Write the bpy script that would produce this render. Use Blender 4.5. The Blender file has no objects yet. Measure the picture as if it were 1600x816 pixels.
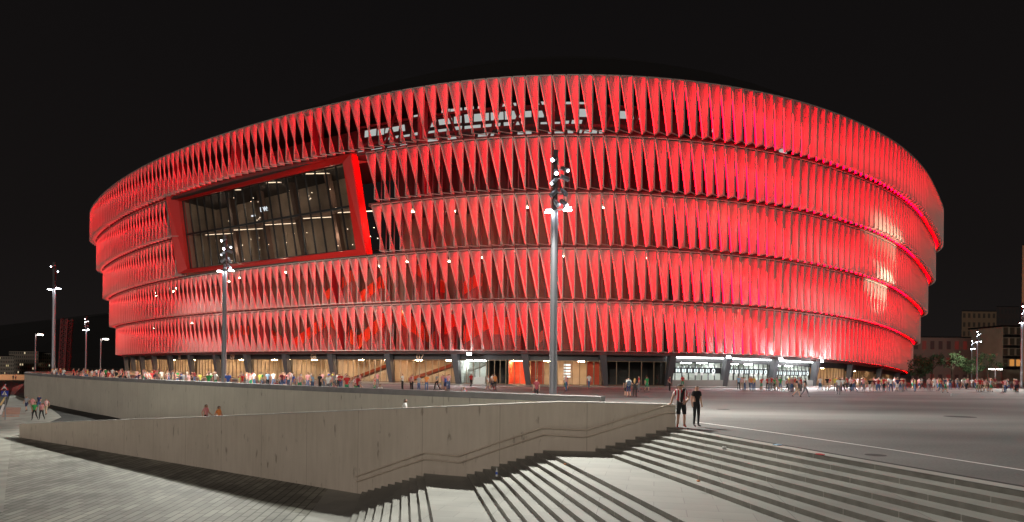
import bpy, bmesh, math, random
import numpy as np
from mathutils import Vector, Matrix
from mathutils.geometry import tessellate_polygon

random.seed(7)
R = math.radians
scene = bpy.context.scene
C = scene.collection

# ------------------------------------------------------------------ camera, sky, sun, exposure
CAM_Z = 2.3
ROLL = R(0.6)
FPX, CX, HY = 1000.0, 800.0, 577.0
cam_data = bpy.data.cameras.new('camera')
cam = bpy.data.objects.new('camera', cam_data)
C.objects.link(cam)
cam_data.sensor_width = 36.0
cam_data.lens = 36.0 * FPX / 1600.0
cam_data.shift_y = (HY - 408.0) / 1600.0
cam_data.clip_start, cam_data.clip_end = 0.1, 5000.0
ca, sa = math.cos(ROLL), math.sin(ROLL)
cam.matrix_world = Matrix(((ca, -sa, 0, 0), (0, 0, -1, 0), (sa, ca, 0, CAM_Z), (0, 0, 0, 1)))
scene.camera = cam

world = bpy.data.worlds.new('World')
scene.world = world
world.use_nodes = True
wn, wl = world.node_tree.nodes, world.node_tree.links
bg = wn['Background']
tc = wn.new('ShaderNodeTexCoord')
sep = wn.new('ShaderNodeSeparateXYZ')
wr = wn.new('ShaderNodeValToRGB')
wl.new(tc.outputs['Generated'], sep.inputs[0])
wl.new(sep.outputs['Z'], wr.inputs[0])
wl.new(wr.outputs[0], bg.inputs[0])
e = wr.color_ramp.elements
e[0].position, e[0].color = 0.0, (0.0105, 0.0088, 0.0085, 1)
e[1].position, e[1].color = 0.50, (0.0052, 0.0045, 0.0046, 1)
m_ = wr.color_ramp.elements.new(0.16)
m_.color = (0.0074, 0.0061, 0.0059, 1)
bg.inputs[1].default_value = 1.0

sun_d = bpy.data.lights.new('sun', 'SUN')
sun = bpy.data.objects.new('sun', sun_d)
C.objects.link(sun)
sun_d.energy = 0.68                       # night: the faint warm glow of the city behind the viewer
sun_d.angle = R(24)
sun_d.color = (1.0, 0.87, 0.79)
sun.rotation_euler = Vector((0.24, 0.94, -0.23)).to_track_quat('-Z', 'Y').to_euler()

scene.view_settings.view_transform = 'Standard'
scene.view_settings.look = 'None'
scene.view_settings.exposure = 0.0
scene.view_settings.gamma = 1.0
scene.render.engine = 'CYCLES'
scene.cycles.use_denoising = True
scene.cycles.max_bounces = 6
scene.cycles.diffuse_bounces = 3
scene.cycles.transmission_bounces = 4
scene.cycles.transparent_max_bounces = 8
scene.cycles.sample_clamp_indirect = 3.0
scene.cycles.caustics_reflective = False
scene.cycles.caustics_refractive = False


# ------------------------------------------------------------------ geometry of the picture -> metres
def ray(x, y):
    u, v = x - CX, HY - y
    return (u * ca - v * sa) / FPX, (u * sa + v * ca) / FPX


def at(x, y, D):
    a, b = ray(x, y)
    return Vector((a * D, D, CAM_Z + b * D))


def atz(x, y, Z):
    a, b = ray(x, y)
    D = (Z - CAM_Z) / b
    return Vector((a * D, D, Z))


def proj(p):
    a, b = p[0] / p[1], (p[2] - CAM_Z) / p[1]
    u, v = a * FPX * ca + b * FPX * sa, -a * FPX * sa + b * FPX * ca
    return CX + u, HY - v


# ------------------------------------------------------------------ materials
def new_mat(name):
    m = bpy.data.materials.new(name)
    m.use_nodes = True
    return m, m.node_tree.nodes, m.node_tree.links, m.node_tree.nodes['Principled BSDF']


def plain(name, col, rough=0.6, metal=0.0, noise=0.0, scale=3.0, bump=0.0):
    m, n, l, b = new_mat(name)
    b.inputs['Roughness'].default_value = rough
    b.inputs['Metallic'].default_value = metal
    b.inputs['Base Color'].default_value = (*col, 1)
    if noise or bump:
        t = n.new('ShaderNodeTexCoord')
        nz = n.new('ShaderNodeTexNoise')
        nz.inputs['Scale'].default_value = scale
        nz.inputs['Detail'].default_value = 6
        l.new(t.outputs['Object'], nz.inputs['Vector'])
        if noise:
            r = n.new('ShaderNodeValToRGB')
            r.color_ramp.elements[0].color = (*[c * (1 - noise) for c in col], 1)
            r.color_ramp.elements[1].color = (*[min(1, c * (1 + noise)) for c in col], 1)
            r.color_ramp.elements[0].position = 0.3
            r.color_ramp.elements[1].position = 0.7
            l.new(nz.outputs['Fac'], r.inputs[0])
            l.new(r.outputs[0], b.inputs['Base Color'])
        if bump:
            bp = n.new('ShaderNodeBump')
            bp.inputs['Strength'].default_value = bump
            l.new(nz.outputs['Fac'], bp.inputs['Height'])
            l.new(bp.outputs[0], b.inputs['Normal'])
    return m


def glow(name, col, strength):
    m = bpy.data.materials.new(name)
    m.use_nodes = True
    n, l = m.node_tree.nodes, m.node_tree.links
    n.remove(n['Principled BSDF'])
    em = n.new('ShaderNodeEmission')
    em.inputs[0].default_value = (*col, 1)
    em.inputs[1].default_value = strength
    l.new(em.outputs[0], n['Material Output'].inputs[0])
    return m


def concrete_wall(name, c0, c1, joint):
    """board-marked concrete: vertical streaks, blotches, dark joints every few metres; UV is (metres along, metres up)"""
    m, n, l, b = new_mat(name)
    b.inputs['Roughness'].default_value = 0.85
    uv = n.new('ShaderNodeTexCoord')
    mp = n.new('ShaderNodeMapping')
    mp.inputs['Scale'].default_value = (2.4, 0.22, 1)
    l.new(uv.outputs['UV'], mp.inputs[0])
    st = n.new('ShaderNodeTexNoise')
    st.inputs['Scale'].default_value = 1.6
    st.inputs['Detail'].default_value = 7
    st.inputs['Roughness'].default_value = 0.65
    l.new(mp.outputs[0], st.inputs['Vector'])
    bl = n.new('ShaderNodeTexNoise')
    bl.inputs['Scale'].default_value = 0.35
    bl.inputs['Detail'].default_value = 5
    l.new(uv.outputs['UV'], bl.inputs['Vector'])
    mx = n.new('ShaderNodeMath'); mx.operation = 'MULTIPLY_ADD'
    mx.inputs[1].default_value = 0.55
    l.new(st.outputs['Fac'], mx.inputs[0])
    ml = n.new('ShaderNodeMath'); ml.operation = 'MULTIPLY'; ml.inputs[1].default_value = 0.45
    l.new(bl.outputs['Fac'], ml.inputs[0])
    l.new(ml.outputs[0], mx.inputs[2])
    r = n.new('ShaderNodeValToRGB')
    r.color_ramp.elements[0].position, r.color_ramp.elements[0].color = 0.36, (*c0, 1)
    r.color_ramp.elements[1].position, r.color_ramp.elements[1].color = 0.60, (*c1, 1)
    l.new(mx.outputs[0], r.inputs[0])
    # dark small stains running down
    m2 = n.new('ShaderNodeMapping'); m2.inputs['Scale'].default_value = (3.0, 0.9, 1)
    l.new(uv.outputs['UV'], m2.inputs[0])
    sp = n.new('ShaderNodeTexNoise'); sp.inputs['Scale'].default_value = 1.1; sp.inputs['Detail'].default_value = 3
    l.new(m2.outputs[0], sp.inputs['Vector'])
    sr = n.new('ShaderNodeValToRGB')
    sr.color_ramp.elements[0].position, sr.color_ramp.elements[0].color = 0.64, (1, 1, 1, 1)
    sr.color_ramp.elements[1].position, sr.color_ramp.elements[1].color = 0.74, (0.55, 0.53, 0.50, 1)
    l.new(sp.outputs['Fac'], sr.inputs[0])
    mm = n.new('ShaderNodeMixRGB'); mm.blend_type = 'MULTIPLY'; mm.inputs[0].default_value = 1
    l.new(r.outputs[0], mm.inputs[1]); l.new(sr.outputs[0], mm.inputs[2])
    # joints
    sx = n.new('ShaderNodeSeparateXYZ'); l.new(uv.outputs['UV'], sx.inputs[0])
    md = n.new('ShaderNodeMath'); md.operation = 'MODULO'; md.inputs[1].default_value = joint
    l.new(sx.outputs['X'], md.inputs[0])
    lt = n.new('ShaderNodeMath'); lt.operation = 'LESS_THAN'; lt.inputs[1].default_value = 0.035
    l.new(md.outputs[0], lt.inputs[0])
    mj = n.new('ShaderNodeMixRGB'); mj.blend_type = 'MULTIPLY'; mj.inputs[2].default_value = (0.70, 0.68, 0.65, 1)
    l.new(lt.outputs[0], mj.inputs[0]); l.new(mm.outputs[0], mj.inputs[1])
    l.new(mj.outputs[0], b.inputs['Base Color'])
    bp = n.new('ShaderNodeBump'); bp.inputs['Strength'].default_value = 0.25
    l.new(st.outputs['Fac'], bp.inputs['Height']); l.new(bp.outputs[0], b.inputs['Normal'])
    return m


def paving(name, c0, c1, mortar, bw, bh, rot, mortar_size=0.012, blotch=0.35):
    m, n, l, b = new_mat(name)
    b.inputs['Roughness'].default_value = 0.75
    t = n.new('ShaderNodeTexCoord')
    mp = n.new('ShaderNodeMapping')
    mp.inputs['Rotation'].default_value = (0, 0, rot)
    l.new(t.outputs['Object'], mp.inputs[0])
    br = n.new('ShaderNodeTexBrick')
    br.inputs['Scale'].default_value = 1.0
    br.inputs['Brick Width'].default_value = bw
    br.inputs['Row Height'].default_value = bh
    br.inputs['Mortar Size'].default_value = mortar_size
    br.inputs['Color1'].default_value = (*c0, 1)
    br.inputs['Color2'].default_value = (*c1, 1)
    br.inputs['Mortar'].default_value = (*mortar, 1)
    l.new(mp.outputs[0], br.inputs['Vector'])
    nz = n.new('ShaderNodeTexNoise'); nz.inputs['Scale'].default_value = 0.4; nz.inputs['Detail'].default_value = 8
    l.new(t.outputs['Object'], nz.inputs['Vector'])
    r = n.new('ShaderNodeValToRGB')
    r.color_ramp.elements[0].position, r.color_ramp.elements[0].color = 0.35, (1 - blotch, 1 - blotch, 1 - blotch, 1)
    r.color_ramp.elements[1].position, r.color_ramp.elements[1].color = 0.65, (1, 1, 1, 1)
    l.new(nz.outputs['Fac'], r.inputs[0])
    mm = n.new('ShaderNodeMixRGB'); mm.blend_type = 'MULTIPLY'; mm.inputs[0].default_value = 1
    l.new(br.outputs['Color'], mm.inputs[1]); l.new(r.outputs[0], mm.inputs[2])
    l.new(mm.outputs[0], b.inputs['Base Color'])
    bp = n.new('ShaderNodeBump'); bp.inputs['Strength'].default_value = 0.3; bp.inputs['Distance'].default_value = 0.02
    l.new(br.outputs['Fac'], bp.inputs['Height']); bp.invert = True
    l.new(bp.outputs[0], b.inputs['Normal'])
    return m


def asphalt(name, c0, c1):
    m, n, l, b = new_mat(name)
    t = n.new('ShaderNodeTexCoord')
    mp = n.new('ShaderNodeMapping'); mp.inputs['Scale'].default_value = (0.05, 0.16, 1)
    l.new(t.outputs['Object'], mp.inputs[0])
    a = n.new('ShaderNodeTexNoise'); a.inputs['Scale'].default_value = 1.0; a.inputs['Detail'].default_value = 9
    l.new(mp.outputs[0], a.inputs['Vector'])
    f = n.new('ShaderNodeTexNoise'); f.inputs['Scale'].default_value = 14; f.inputs['Detail'].default_value = 4
    l.new(t.outputs['Object'], f.inputs['Vector'])
    ad = n.new('ShaderNodeMath'); ad.operation = 'MULTIPLY_ADD'; ad.inputs[1].default_value = 0.3
    l.new(f.outputs['Fac'], ad.inputs[0])
    a7 = n.new('ShaderNodeMath'); a7.operation = 'MULTIPLY'; a7.inputs[1].default_value = 0.7
    l.new(a.outputs['Fac'], a7.inputs[0]); l.new(a7.outputs[0], ad.inputs[2])
    r = n.new('ShaderNodeValToRGB')
    r.color_ramp.elements[0].position, r.color_ramp.elements[0].color = 0.38, (*c0, 1)
    r.color_ramp.elements[1].position, r.color_ramp.elements[1].color = 0.62, (*c1, 1)
    l.new(ad.outputs[0], r.inputs[0]); l.new(r.outputs[0], b.inputs['Base Color'])
    b.inputs['Roughness'].default_value = 0.9
    b.inputs['Specular IOR Level'].default_value = 0.15
    bp = n.new('ShaderNodeBump'); bp.inputs['Strength'].default_value = 0.15
    l.new(f.outputs['Fac'], bp.inputs['Height']); l.new(bp.outputs[0], b.inputs['Normal'])
    return m


def window_grid(name, wall, dark, lit, nx, ny, chance, strength):
    """far facade: grid of windows (UV 0-1), a few of them lit"""
    m, n, l, b = new_mat(name)
    b.inputs['Roughness'].default_value = 0.8
    t = n.new('ShaderNodeTexCoord')
    s = n.new('ShaderNodeSeparateXYZ'); l.new(t.outputs['UV'], s.inputs[0])

    def cell(out, k):
        a = n.new('ShaderNodeMath'); a.operation = 'MULTIPLY'; a.inputs[1].default_value = k
        l.new(out, a.inputs[0])
        fl = n.new('ShaderNodeMath'); fl.operation = 'FLOOR'; l.new(a.outputs[0], fl.inputs[0])
        fr = n.new('ShaderNodeMath'); fr.operation = 'FRACT'; l.new(a.outputs[0], fr.inputs[0])
        return fl.outputs[0], fr.outputs[0]

    def band(o, lo, hi):
        g = n.new('ShaderNodeMath'); g.operation = 'GREATER_THAN'; g.inputs[1].default_value = lo; l.new(o, g.inputs[0])
        h = n.new('ShaderNodeMath'); h.operation = 'LESS_THAN'; h.inputs[1].default_value = hi; l.new(o, h.inputs[0])
        p = n.new('ShaderNodeMath'); p.operation = 'MULTIPLY'; l.new(g.outputs[0], p.inputs[0]); l.new(h.outputs[0], p.inputs[1])
        return p.outputs[0]
    ix, fx = cell(s.outputs['X'], nx)
    iy, fy = cell(s.outputs['Y'], ny)
    w = n.new('ShaderNodeMath'); w.operation = 'MULTIPLY'
    l.new(band(fx, 0.25, 0.75), w.inputs[0]); l.new(band(fy, 0.3, 0.8), w.inputs[1])
    cv = n.new('ShaderNodeCombineXYZ'); l.new(ix, cv.inputs[0]); l.new(iy, cv.inputs[1])
    wn_ = n.new('ShaderNodeTexWhiteNoise'); l.new(cv.outputs[0], wn_.inputs['Vector'])
    lt = n.new('ShaderNodeMath'); lt.operation = 'LESS_THAN'; lt.inputs[1].default_value = chance
    l.new(wn_.outputs['Value'], lt.inputs[0])
    em = n.new('ShaderNodeMath'); em.operation = 'MULTIPLY'; l.new(lt.outputs[0], em.inputs[0]); l.new(w.outputs[0], em.inputs[1])
    e2 = n.new('ShaderNodeMath'); e2.operation = 'MULTIPLY'; e2.inputs[1].default_value = strength; l.new(em.outputs[0], e2.inputs[0])
    mx = n.new('ShaderNodeMixRGB'); mx.inputs[1].default_value = (*wall, 1); mx.inputs[2].default_value = (*dark, 1)
    l.new(w.outputs[0], mx.inputs[0]); l.new(mx.outputs[0], b.inputs['Base Color'])
    b.inputs['Emission Color'].default_value = (*lit, 1)
    l.new(e2.outputs[0], b.inputs['Emission Strength'])
    return m


def membrane_mat():
    m = bpy.data.materials.new('facade_membrane')
    m.use_nodes = True
    n, l = m.node_tree.nodes, m.node_tree.links
    n.remove(n['Principled BSDF'])
    d = n.new('ShaderNodeBsdfDiffuse'); d.inputs[0].default_value = (0.31, 0.295, 0.29, 1)
    t = n.new('ShaderNodeBsdfTranslucent'); t.inputs[0].default_value = (0.95, 0.92, 0.90, 1)
    mx = n.new('ShaderNodeMixShader'); mx.inputs[0].default_value = 0.58
    l.new(d.outputs[0], mx.inputs[1]); l.new(t.outputs[0], mx.inputs[2])
    g = n.new('ShaderNodeBsdfGlossy'); g.inputs['Roughness'].default_value = 0.5
    g.inputs[0].default_value = (0.9, 0.9, 0.9, 1)
    m2 = n.new('ShaderNodeMixShader'); m2.inputs[0].default_value = 0.035
    l.new(mx.outputs[0], m2.inputs[1]); l.new(g.outputs[0], m2.inputs[2])
    l.new(m2.outputs[0], n['Material Output'].inputs[0])
    return m


def led_mat(strength, col=(1.0, 0.0, 0.009), duty=1.0):
    """a strip of red lamps: a row of dots, shining to its front only"""
    m = bpy.data.materials.new('red_led_strip')
    m.use_nodes = True
    n, l = m.node_tree.nodes, m.node_tree.links
    b = n['Principled BSDF']
    b.inputs['Base Color'].default_value = (0.05, 0.03, 0.03, 1)
    t = n.new('ShaderNodeTexCoord'); s = n.new('ShaderNodeSeparateXYZ'); l.new(t.outputs['UV'], s.inputs[0])
    k = n.new('ShaderNodeMath'); k.operation = 'MULTIPLY'; k.inputs[1].default_value = 22; l.new(s.outputs['Y'], k.inputs[0])
    f = n.new('ShaderNodeMath'); f.operation = 'FRACT'; l.new(k.outputs[0], f.inputs[0])
    g = n.new('ShaderNodeMath'); g.operation = 'LESS_THAN'; g.inputs[1].default_value = duty; l.new(f.outputs[0], g.inputs[0])
    ge = n.new('ShaderNodeNewGeometry')
    iv = n.new('ShaderNodeMath'); iv.operation = 'SUBTRACT'; iv.inputs[0].default_value = 1; l.new(ge.outputs['Backfacing'], iv.inputs[1])
    p = n.new('ShaderNodeMath'); p.operation = 'MULTIPLY'; l.new(g.outputs[0], p.inputs[0]); l.new(iv.outputs[0], p.inputs[1])
    q = n.new('ShaderNodeMath'); q.operation = 'MULTIPLY'; q.inputs[1].default_value = strength; l.new(p.outputs[0], q.inputs[0])
    b.inputs['Emission Color'].default_value = (*col, 1)
    l.new(q.outputs[0], b.inputs['Emission Strength'])
    return m


def glass_mat(name, tint=(1, 1, 1), gloss=0.10, rough=0.02):
    m = bpy.data.materials.new(name)
    m.use_nodes = True
    n, l = m.node_tree.nodes, m.node_tree.links
    n.remove(n['Principled BSDF'])
    t = n.new('ShaderNodeBsdfTransparent'); t.inputs[0].default_value = (*tint, 1)
    g = n.new('ShaderNodeBsdfGlossy'); g.inputs['Roughness'].default_value = rough
    mx = n.new('ShaderNodeMixShader'); mx.inputs[0].default_value = gloss
    l.new(t.outputs[0], mx.inputs[1]); l.new(g.outputs[0], mx.inputs[2])
    l.new(mx.outputs[0], n['Material Output'].inputs[0])
    return m


def riser_mat():
    """stone riser blocks: grain, blotches and a pale joint every couple of metres along the step (UV is metres along, step number)"""
    m, n, l, b = new_mat('riser_stone')
    b.inputs['Roughness'].default_value = .85
    t = n.new('ShaderNodeTexCoord'); s_ = n.new('ShaderNodeSeparateXYZ'); l.new(t.outputs['UV'], s_.inputs[0])
    a = n.new('ShaderNodeMath'); a.operation = 'MULTIPLY_ADD'; a.inputs[1].default_value = .83; l.new(s_.outputs['Y'], a.inputs[0]); l.new(s_.outputs['X'], a.inputs[2])
    md = n.new('ShaderNodeMath'); md.operation = 'MODULO'; md.inputs[1].default_value = 2.1; l.new(a.outputs[0], md.inputs[0])
    lt = n.new('ShaderNodeMath'); lt.operation = 'LESS_THAN'; lt.inputs[1].default_value = .025; l.new(md.outputs[0], lt.inputs[0])
    nz = n.new('ShaderNodeTexNoise'); nz.inputs['Scale'].default_value = 3.0; nz.inputs['Detail'].default_value = 8; l.new(t.outputs['Object'], nz.inputs['Vector'])
    r = n.new('ShaderNodeValToRGB')
    r.color_ramp.elements[0].position, r.color_ramp.elements[0].color = .30, (.215, .205, .18, 1)
    r.color_ramp.elements[1].position, r.color_ramp.elements[1].color = .70, (.30, .285, .25, 1)
    l.new(nz.outputs['Fac'], r.inputs[0])
    mx = n.new('ShaderNodeMixRGB'); mx.inputs[2].default_value = (.42, .40, .35, 1); l.new(lt.outputs[0], mx.inputs[0]); l.new(r.outputs[0], mx.inputs[1])
    l.new(mx.outputs[0], b.inputs['Base Color'])
    bp = n.new('ShaderNodeBump'); bp.inputs['Strength'].default_value = .3; l.new(nz.outputs['Fac'], bp.inputs['Height']); l.new(bp.outputs[0], b.inputs['Normal'])
    return m


M = {}
M['membrane'] = membrane_mat()
M['frame'] = plain('panel_frame', (0.46, 0.40, 0.36), 0.5, 0.2)
M['led'] = led_mat(46.0, (1.0, 0.0, 0.0105))
M['led_dot'] = led_mat(1.6, (1.0, 0.0, 0.004), 0.5)
M['slab'] = plain('dark_slab', (0.055, 0.045, 0.042), 0.8)
M['inner'] = plain('concourse_wall', (0.125, 0.105, 0.082), 0.8, noise=0.25, scale=0.2)
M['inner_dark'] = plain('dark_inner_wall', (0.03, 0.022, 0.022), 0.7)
M['stair_red'] = plain('red_stair_wall', (0.42, 0.065, 0.018), 0.5, noise=.3, scale=.3)
M['stair_dark'] = plain('stair_underside', (0.16, 0.10, 0.08), 0.7)
M['roof'] = plain('roof', (0.004, 0.0035, 0.0035), 1.0)
M['red_frame'] = plain('red_frame', (0.55, 0.015, 0.012), 0.4)
M['black'] = plain('black_metal', (0.02, 0.02, 0.022), 0.4, 0.2)
M['drain'] = plain('cast_iron', (0.03, 0.028, 0.026), 0.95)
M['bronze'] = plain('bronze_profile', (0.22, 0.16, 0.10), 0.4, 0.4)
M['fascia'] = plain('dark_fascia', (0.045, 0.043, 0.045), 0.5, noise=0.2, scale=0.5)
M['column'] = plain('dark_column', (0.065, 0.065, 0.072), 0.5)
M['white_col'] = plain('white_column', (0.7, 0.7, 0.66), 0.5)
M['glass'] = glass_mat('clear_glass', (0.92, 0.93, 0.92), 0.08)
M['win_glass'] = glass_mat('grey_glass', (0.62, 0.60, 0.57), 0.14)
M['beige'] = plain('beige_lining', (0.48, 0.38, 0.28), 0.7, noise=0.12, scale=0.4)
M['white_room'] = plain('white_lining', (0.62, 0.64, 0.60), 0.6)
M['red_room'] = plain('red_lining', (0.75, 0.09, 0.03), 0.6)
M['dark_room'] = plain('dark_lining', (0.05, 0.045, 0.04), 0.6)
M['warm_light'] = glow('warm_ceiling_light', (1.0, 0.63, 0.34), 190)
M['con_light'] = glow('concourse_light', (1.0, 0.74, 0.46), 120)
M['white_light'] = glow('white_ceiling_light', (0.95, 1.0, 0.96), 60)
M["white_win"] = glow("lit_white_window", (0.84, 0.90, 0.86), 0.5)
M['sign_white'] = glow('sign_shelf_glow', (0.9, 1.0, 1.0), 1.6)
M['lens'] = glow('lamp_lens', (0.90, 0.95, 1.0), 60)
M['lens_off'] = plain('unlit_lens', (.35, .37, .40), .1)
M['lens_small'] = glow('spot_lens', (0.90, 0.95, 1.0), 9)
M['lens_warm'] = glow('street_lamp_lens', (1.0, 0.93, 0.8), 40)
M['steel'] = plain('grey_steel', (0.30, 0.31, 0.34), 0.35, 0.6)
M['rail'] = plain('stainless_rail', (0.78, 0.68, 0.56), 0.3, 0.3)
M['front_wall'] = concrete_wall('ramp_wall_concrete', (0.55, 0.49, 0.40), (0.65, 0.585, 0.485), 3.6)
M['back_wall'] = concrete_wall('plaza_wall_concrete', (0.56, 0.54, 0.46), (0.66, 0.635, 0.54), 5.0)
M['cap'] = plain('parapet_cap', (0.26, 0.26, 0.26), 0.8, noise=0.15, scale=1.2)
M['stone'] = paving('tread_stone', (0.43, 0.43, 0.39), (0.36, 0.36, 0.33), (0.22, 0.22, 0.2), 2.2, 6.0, 0.2, 0.008, 0.25)
M['riser'] = riser_mat()
M['landing'] = paving('landing_slabs', (0.44, 0.44, 0.40), (0.39, 0.39, 0.36), (0.30, 0.30, 0.28), 1.5, 0.75, 0.22, 0.01, 0.22)
M['pave'] = paving('lower_pavement', (0.46, 0.46, 0.40), (0.29, 0.29, 0.25), (0.14, 0.14, 0.12), 1.25, 0.36, 1.47, 0.030, 0.45)
M['ramp'] = paving('ramp_paving', (0.22, 0.22, 0.20), (0.19, 0.19, 0.17), (0.12, 0.12, 0.11), 0.8, 0.4, 0.4, 0.02, 0.3)
M['asphalt'] = asphalt('plaza_asphalt', (0.13, 0.13, 0.127), (0.24, 0.238, 0.23))
M['road'] = asphalt('road_asphalt', (0.06, 0.06, 0.06), (0.10, 0.10, 0.095))
M['sidewalk'] = plain('side_pavement', (0.33, 0.33, 0.29), 0.8, noise=0.25, scale=0.8)
M['red_pave'] = plain('red_tactile_paving', (0.42, 0.20, 0.13), 0.8, noise=0.3, scale=1.5)
M['white_paint'] = plain('white_line', (0.75, 0.74, 0.72), 0.6)
M['yellow_paint'] = plain('yellow_line', (0.65, 0.42, 0.05), 0.6)
M['peach'] = plain('peach_wall', (0.55, 0.33, 0.20), 0.8, noise=0.1)
M['leaf'] = plain('dark_foliage', (0.035, 0.075, 0.03), 0.7, noise=0.5, scale=1.2)
M['bark'] = plain('bark', (0.05, 0.04, 0.03), 0.9)
M['sign_blue'] = plain('sign_blue', (0.02, 0.05, 0.45), 0.4)
M['sign_red'] = plain('sign_red', (0.6, 0.03, 0.02), 0.4)
M['sign_face'] = plain('sign_white', (0.8, 0.8, 0.78), 0.4)
M['far_hill'] = plain('far_hill', (0.010, 0.010, 0.010), 1.0)


# ------------------------------------------------------------------ mesh helpers
class MB:
    def __init__(self):
        self.v, self.f, self.mi, self.uv = [], [], [], []

    def poly(self, pts, mi=0, uv=None):
        b = len(self.v)
        self.v += [tuple(p) for p in pts]
        self.f.append(tuple(range(b, b + len(pts))))
        self.mi.append(mi)
        self.uv.append(uv or [(0, 0)] * len(pts))

    def hexa(self, p, mi=0):
        """8 corners: 0-3 bottom loop (counter-clockwise from above), 4-7 top loop"""
        for q in ((3, 2, 1, 0), (4, 5, 6, 7), (0, 1, 5, 4), (1, 2, 6, 5), (2, 3, 7, 6), (3, 0, 4, 7)):
            self.poly([p[i] for i in q], mi)

    def box(self, c, s, mi=0, rz=0.0):
        cx, sx = math.cos(rz), math.sin(rz)
        pts = []
        for z in (-1, 1):
            for x, y in ((-1, -1), (1, -1), (1, 1), (-1, 1)):
                a, b = x * s[0] / 2, y * s[1] / 2
                pts.append((c[0] + a * cx - b * sx, c[1] + a * sx + b * cx, c[2] + z * s[2] / 2))
        self.hexa(pts, mi)

    def bar(self, a, b, w, h=None, up=(0, 0, 1), mi=0):
        """square bar from a to b"""
        a, b = Vector(a), Vector(b)
        h = h or w
        d = (b - a).normalized()
        u = Vector(up)
        if abs(d.dot(u)) > 0.95:
            u = Vector((1, 0, 0))
        s = d.cross(u).normalized()
        t = s.cross(d).normalized()
        s, t = s * w / 2, t * h / 2
        q = [a - s - t, a + s - t, a + s + t, a - s + t, b - s - t, b + s - t, b + s + t, b - s + t]
        for k in ((0, 1, 2, 3), (7, 6, 5, 4), (4, 5, 1, 0), (5, 6, 2, 1), (6, 7, 3, 2), (7, 4, 0, 3)):
            self.poly([q[i] for i in k], mi)

    def tube(self, pts, rads, n=8, mi=0, cap=True):
        pts = [Vector(p) for p in pts]
        if not hasattr(rads, '__len__'):
            rads = [rads] * len(pts)
        rings = []
        for i, p in enumerate(pts):
            d = (pts[min(i + 1, len(pts) - 1)] - pts[max(i - 1, 0)]).normalized()
            u = Vector((0, 0, 1)) if abs(d.z) < 0.9 else Vector((1, 0, 0))
            s = d.cross(u).normalized()
            t = s.cross(d)
            rings.append([p + (s * math.cos(k * 2 * math.pi / n) + t * math.sin(k * 2 * math.pi / n)) * rads[i] for k in range(n)])
        for a, b in zip(rings, rings[1:]):
            for k in range(n):
                self.poly([a[k], a[(k + 1) % n], b[(k + 1) % n], b[k]], mi)
        if cap:
            self.poly(rings[0][::-1], mi)
            self.poly(rings[-1], mi)

    def build(self, name, mats, parent=None, smooth=False, merge=False):
        me = bpy.data.meshes.new(name)
        me.from_pydata(self.v, [], self.f)
        if not isinstance(mats, (list, tuple)):
            mats = [mats]
        for m in mats:
            me.materials.append(m)
        me.polygons.foreach_set('material_index', self.mi)
        ul = me.uv_layers.new(name='UVMap')
        ul.data.foreach_set('uv', [c for u in self.uv for p in u for c in p])
        if merge:
            bm = bmesh.new(); bm.from_mesh(me)
            bmesh.ops.remove_doubles(bm, verts=bm.verts, dist=1e-4)
            bm.to_mesh(me); bm.free()
        if smooth:
            me.polygons.foreach_set('use_smooth', [True] * len(me.polygons))
        o = bpy.data.objects.new(name, me)
        C.objects.link(o)
        if parent:
            o.parent = parent
            o.matrix_parent_inverse = Matrix.Translation(parent.location).inverted() if parent.rotation_euler.z == 0 else parent.matrix_basis.inverted()
        return o


def tag(o, label=None, cat=None, group=None, kind=None):
    if label: o['label'] = label
    if cat: o['category'] = cat
    if group: o['group'] = group
    if kind: o['kind'] = kind
    return o


def empty(name, loc=(0, 0, 0)):
    o = bpy.data.objects.new(name, None)
    o.empty_display_size = 0.3
    C.objects.link(o)
    o.location = loc
    return o


def copy_tree(o, parent=None):
    c = o.copy()
    C.objects.link(c)
    if parent:
        c.parent = parent
    for ch in list(o.children):
        copy_tree(ch, c)
    return c


def text_mesh(name, body, size, mat, parent, mw, extrude=0.03):
    cu = bpy.data.curves.new(name, 'FONT')
    cu.body = body
    cu.size = size
    cu.extrude = extrude
    cu.align_x = 'CENTER'
    cu.align_y = 'CENTER'
    tmp = bpy.data.objects.new(name, cu)
    C.objects.link(tmp)
    dg = bpy.context.evaluated_depsgraph_get()
    me = bpy.data.meshes.new_from_object(tmp.evaluated_get(dg))
    bpy.data.objects.remove(tmp)
    me.materials.clear()
    me.materials.append(mat)
    me.transform(mw)
    o = bpy.data.objects.new(name, me)
    C.objects.link(o)
    if parent:
        o.parent = parent
        o.matrix_parent_inverse = parent.matrix_basis.inverted()
    return o


# ------------------------------------------------------------------ plan of the stadium
TOPPX = [(135, 339), (148, 315), (173.5, 291), (210, 267), (258, 243), (302, 225), (354, 208), (398, 194), (453, 178), (512, 164),
         (600, 146), (665, 133), (743, 123), (805, 118.6), (868, 116), (934, 116), (996, 117.5), (1081, 125.6),
         (1154, 136), (1221, 150), (1279, 166), (1316, 180), (1368, 203), (1404, 224), (1430, 247), (1448.5, 267.5), (1463, 297),
         (1474, 323), (1478, 337)]
pts = [(-70, 222), (-88, 208), (-101, 193), (-107.2, 175)]
for x, y in TOPPX:
    a, b = ray(x, y)
    D = 36.9 / b
    pts.append((a * D, D))
pts += [(104.6, 162), (102, 178), (92, 194), (76, 208)]
pts = np.array(pts)


def resample(P, n):
    s = np.r_[0, np.cumsum(np.hypot(*np.diff(P, axis=0).T))]
    t = np.linspace(0, s[-1], n)
    return np.c_[np.interp(t, s, P[:, 0]), np.interp(t, s, P[:, 1])]


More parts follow.
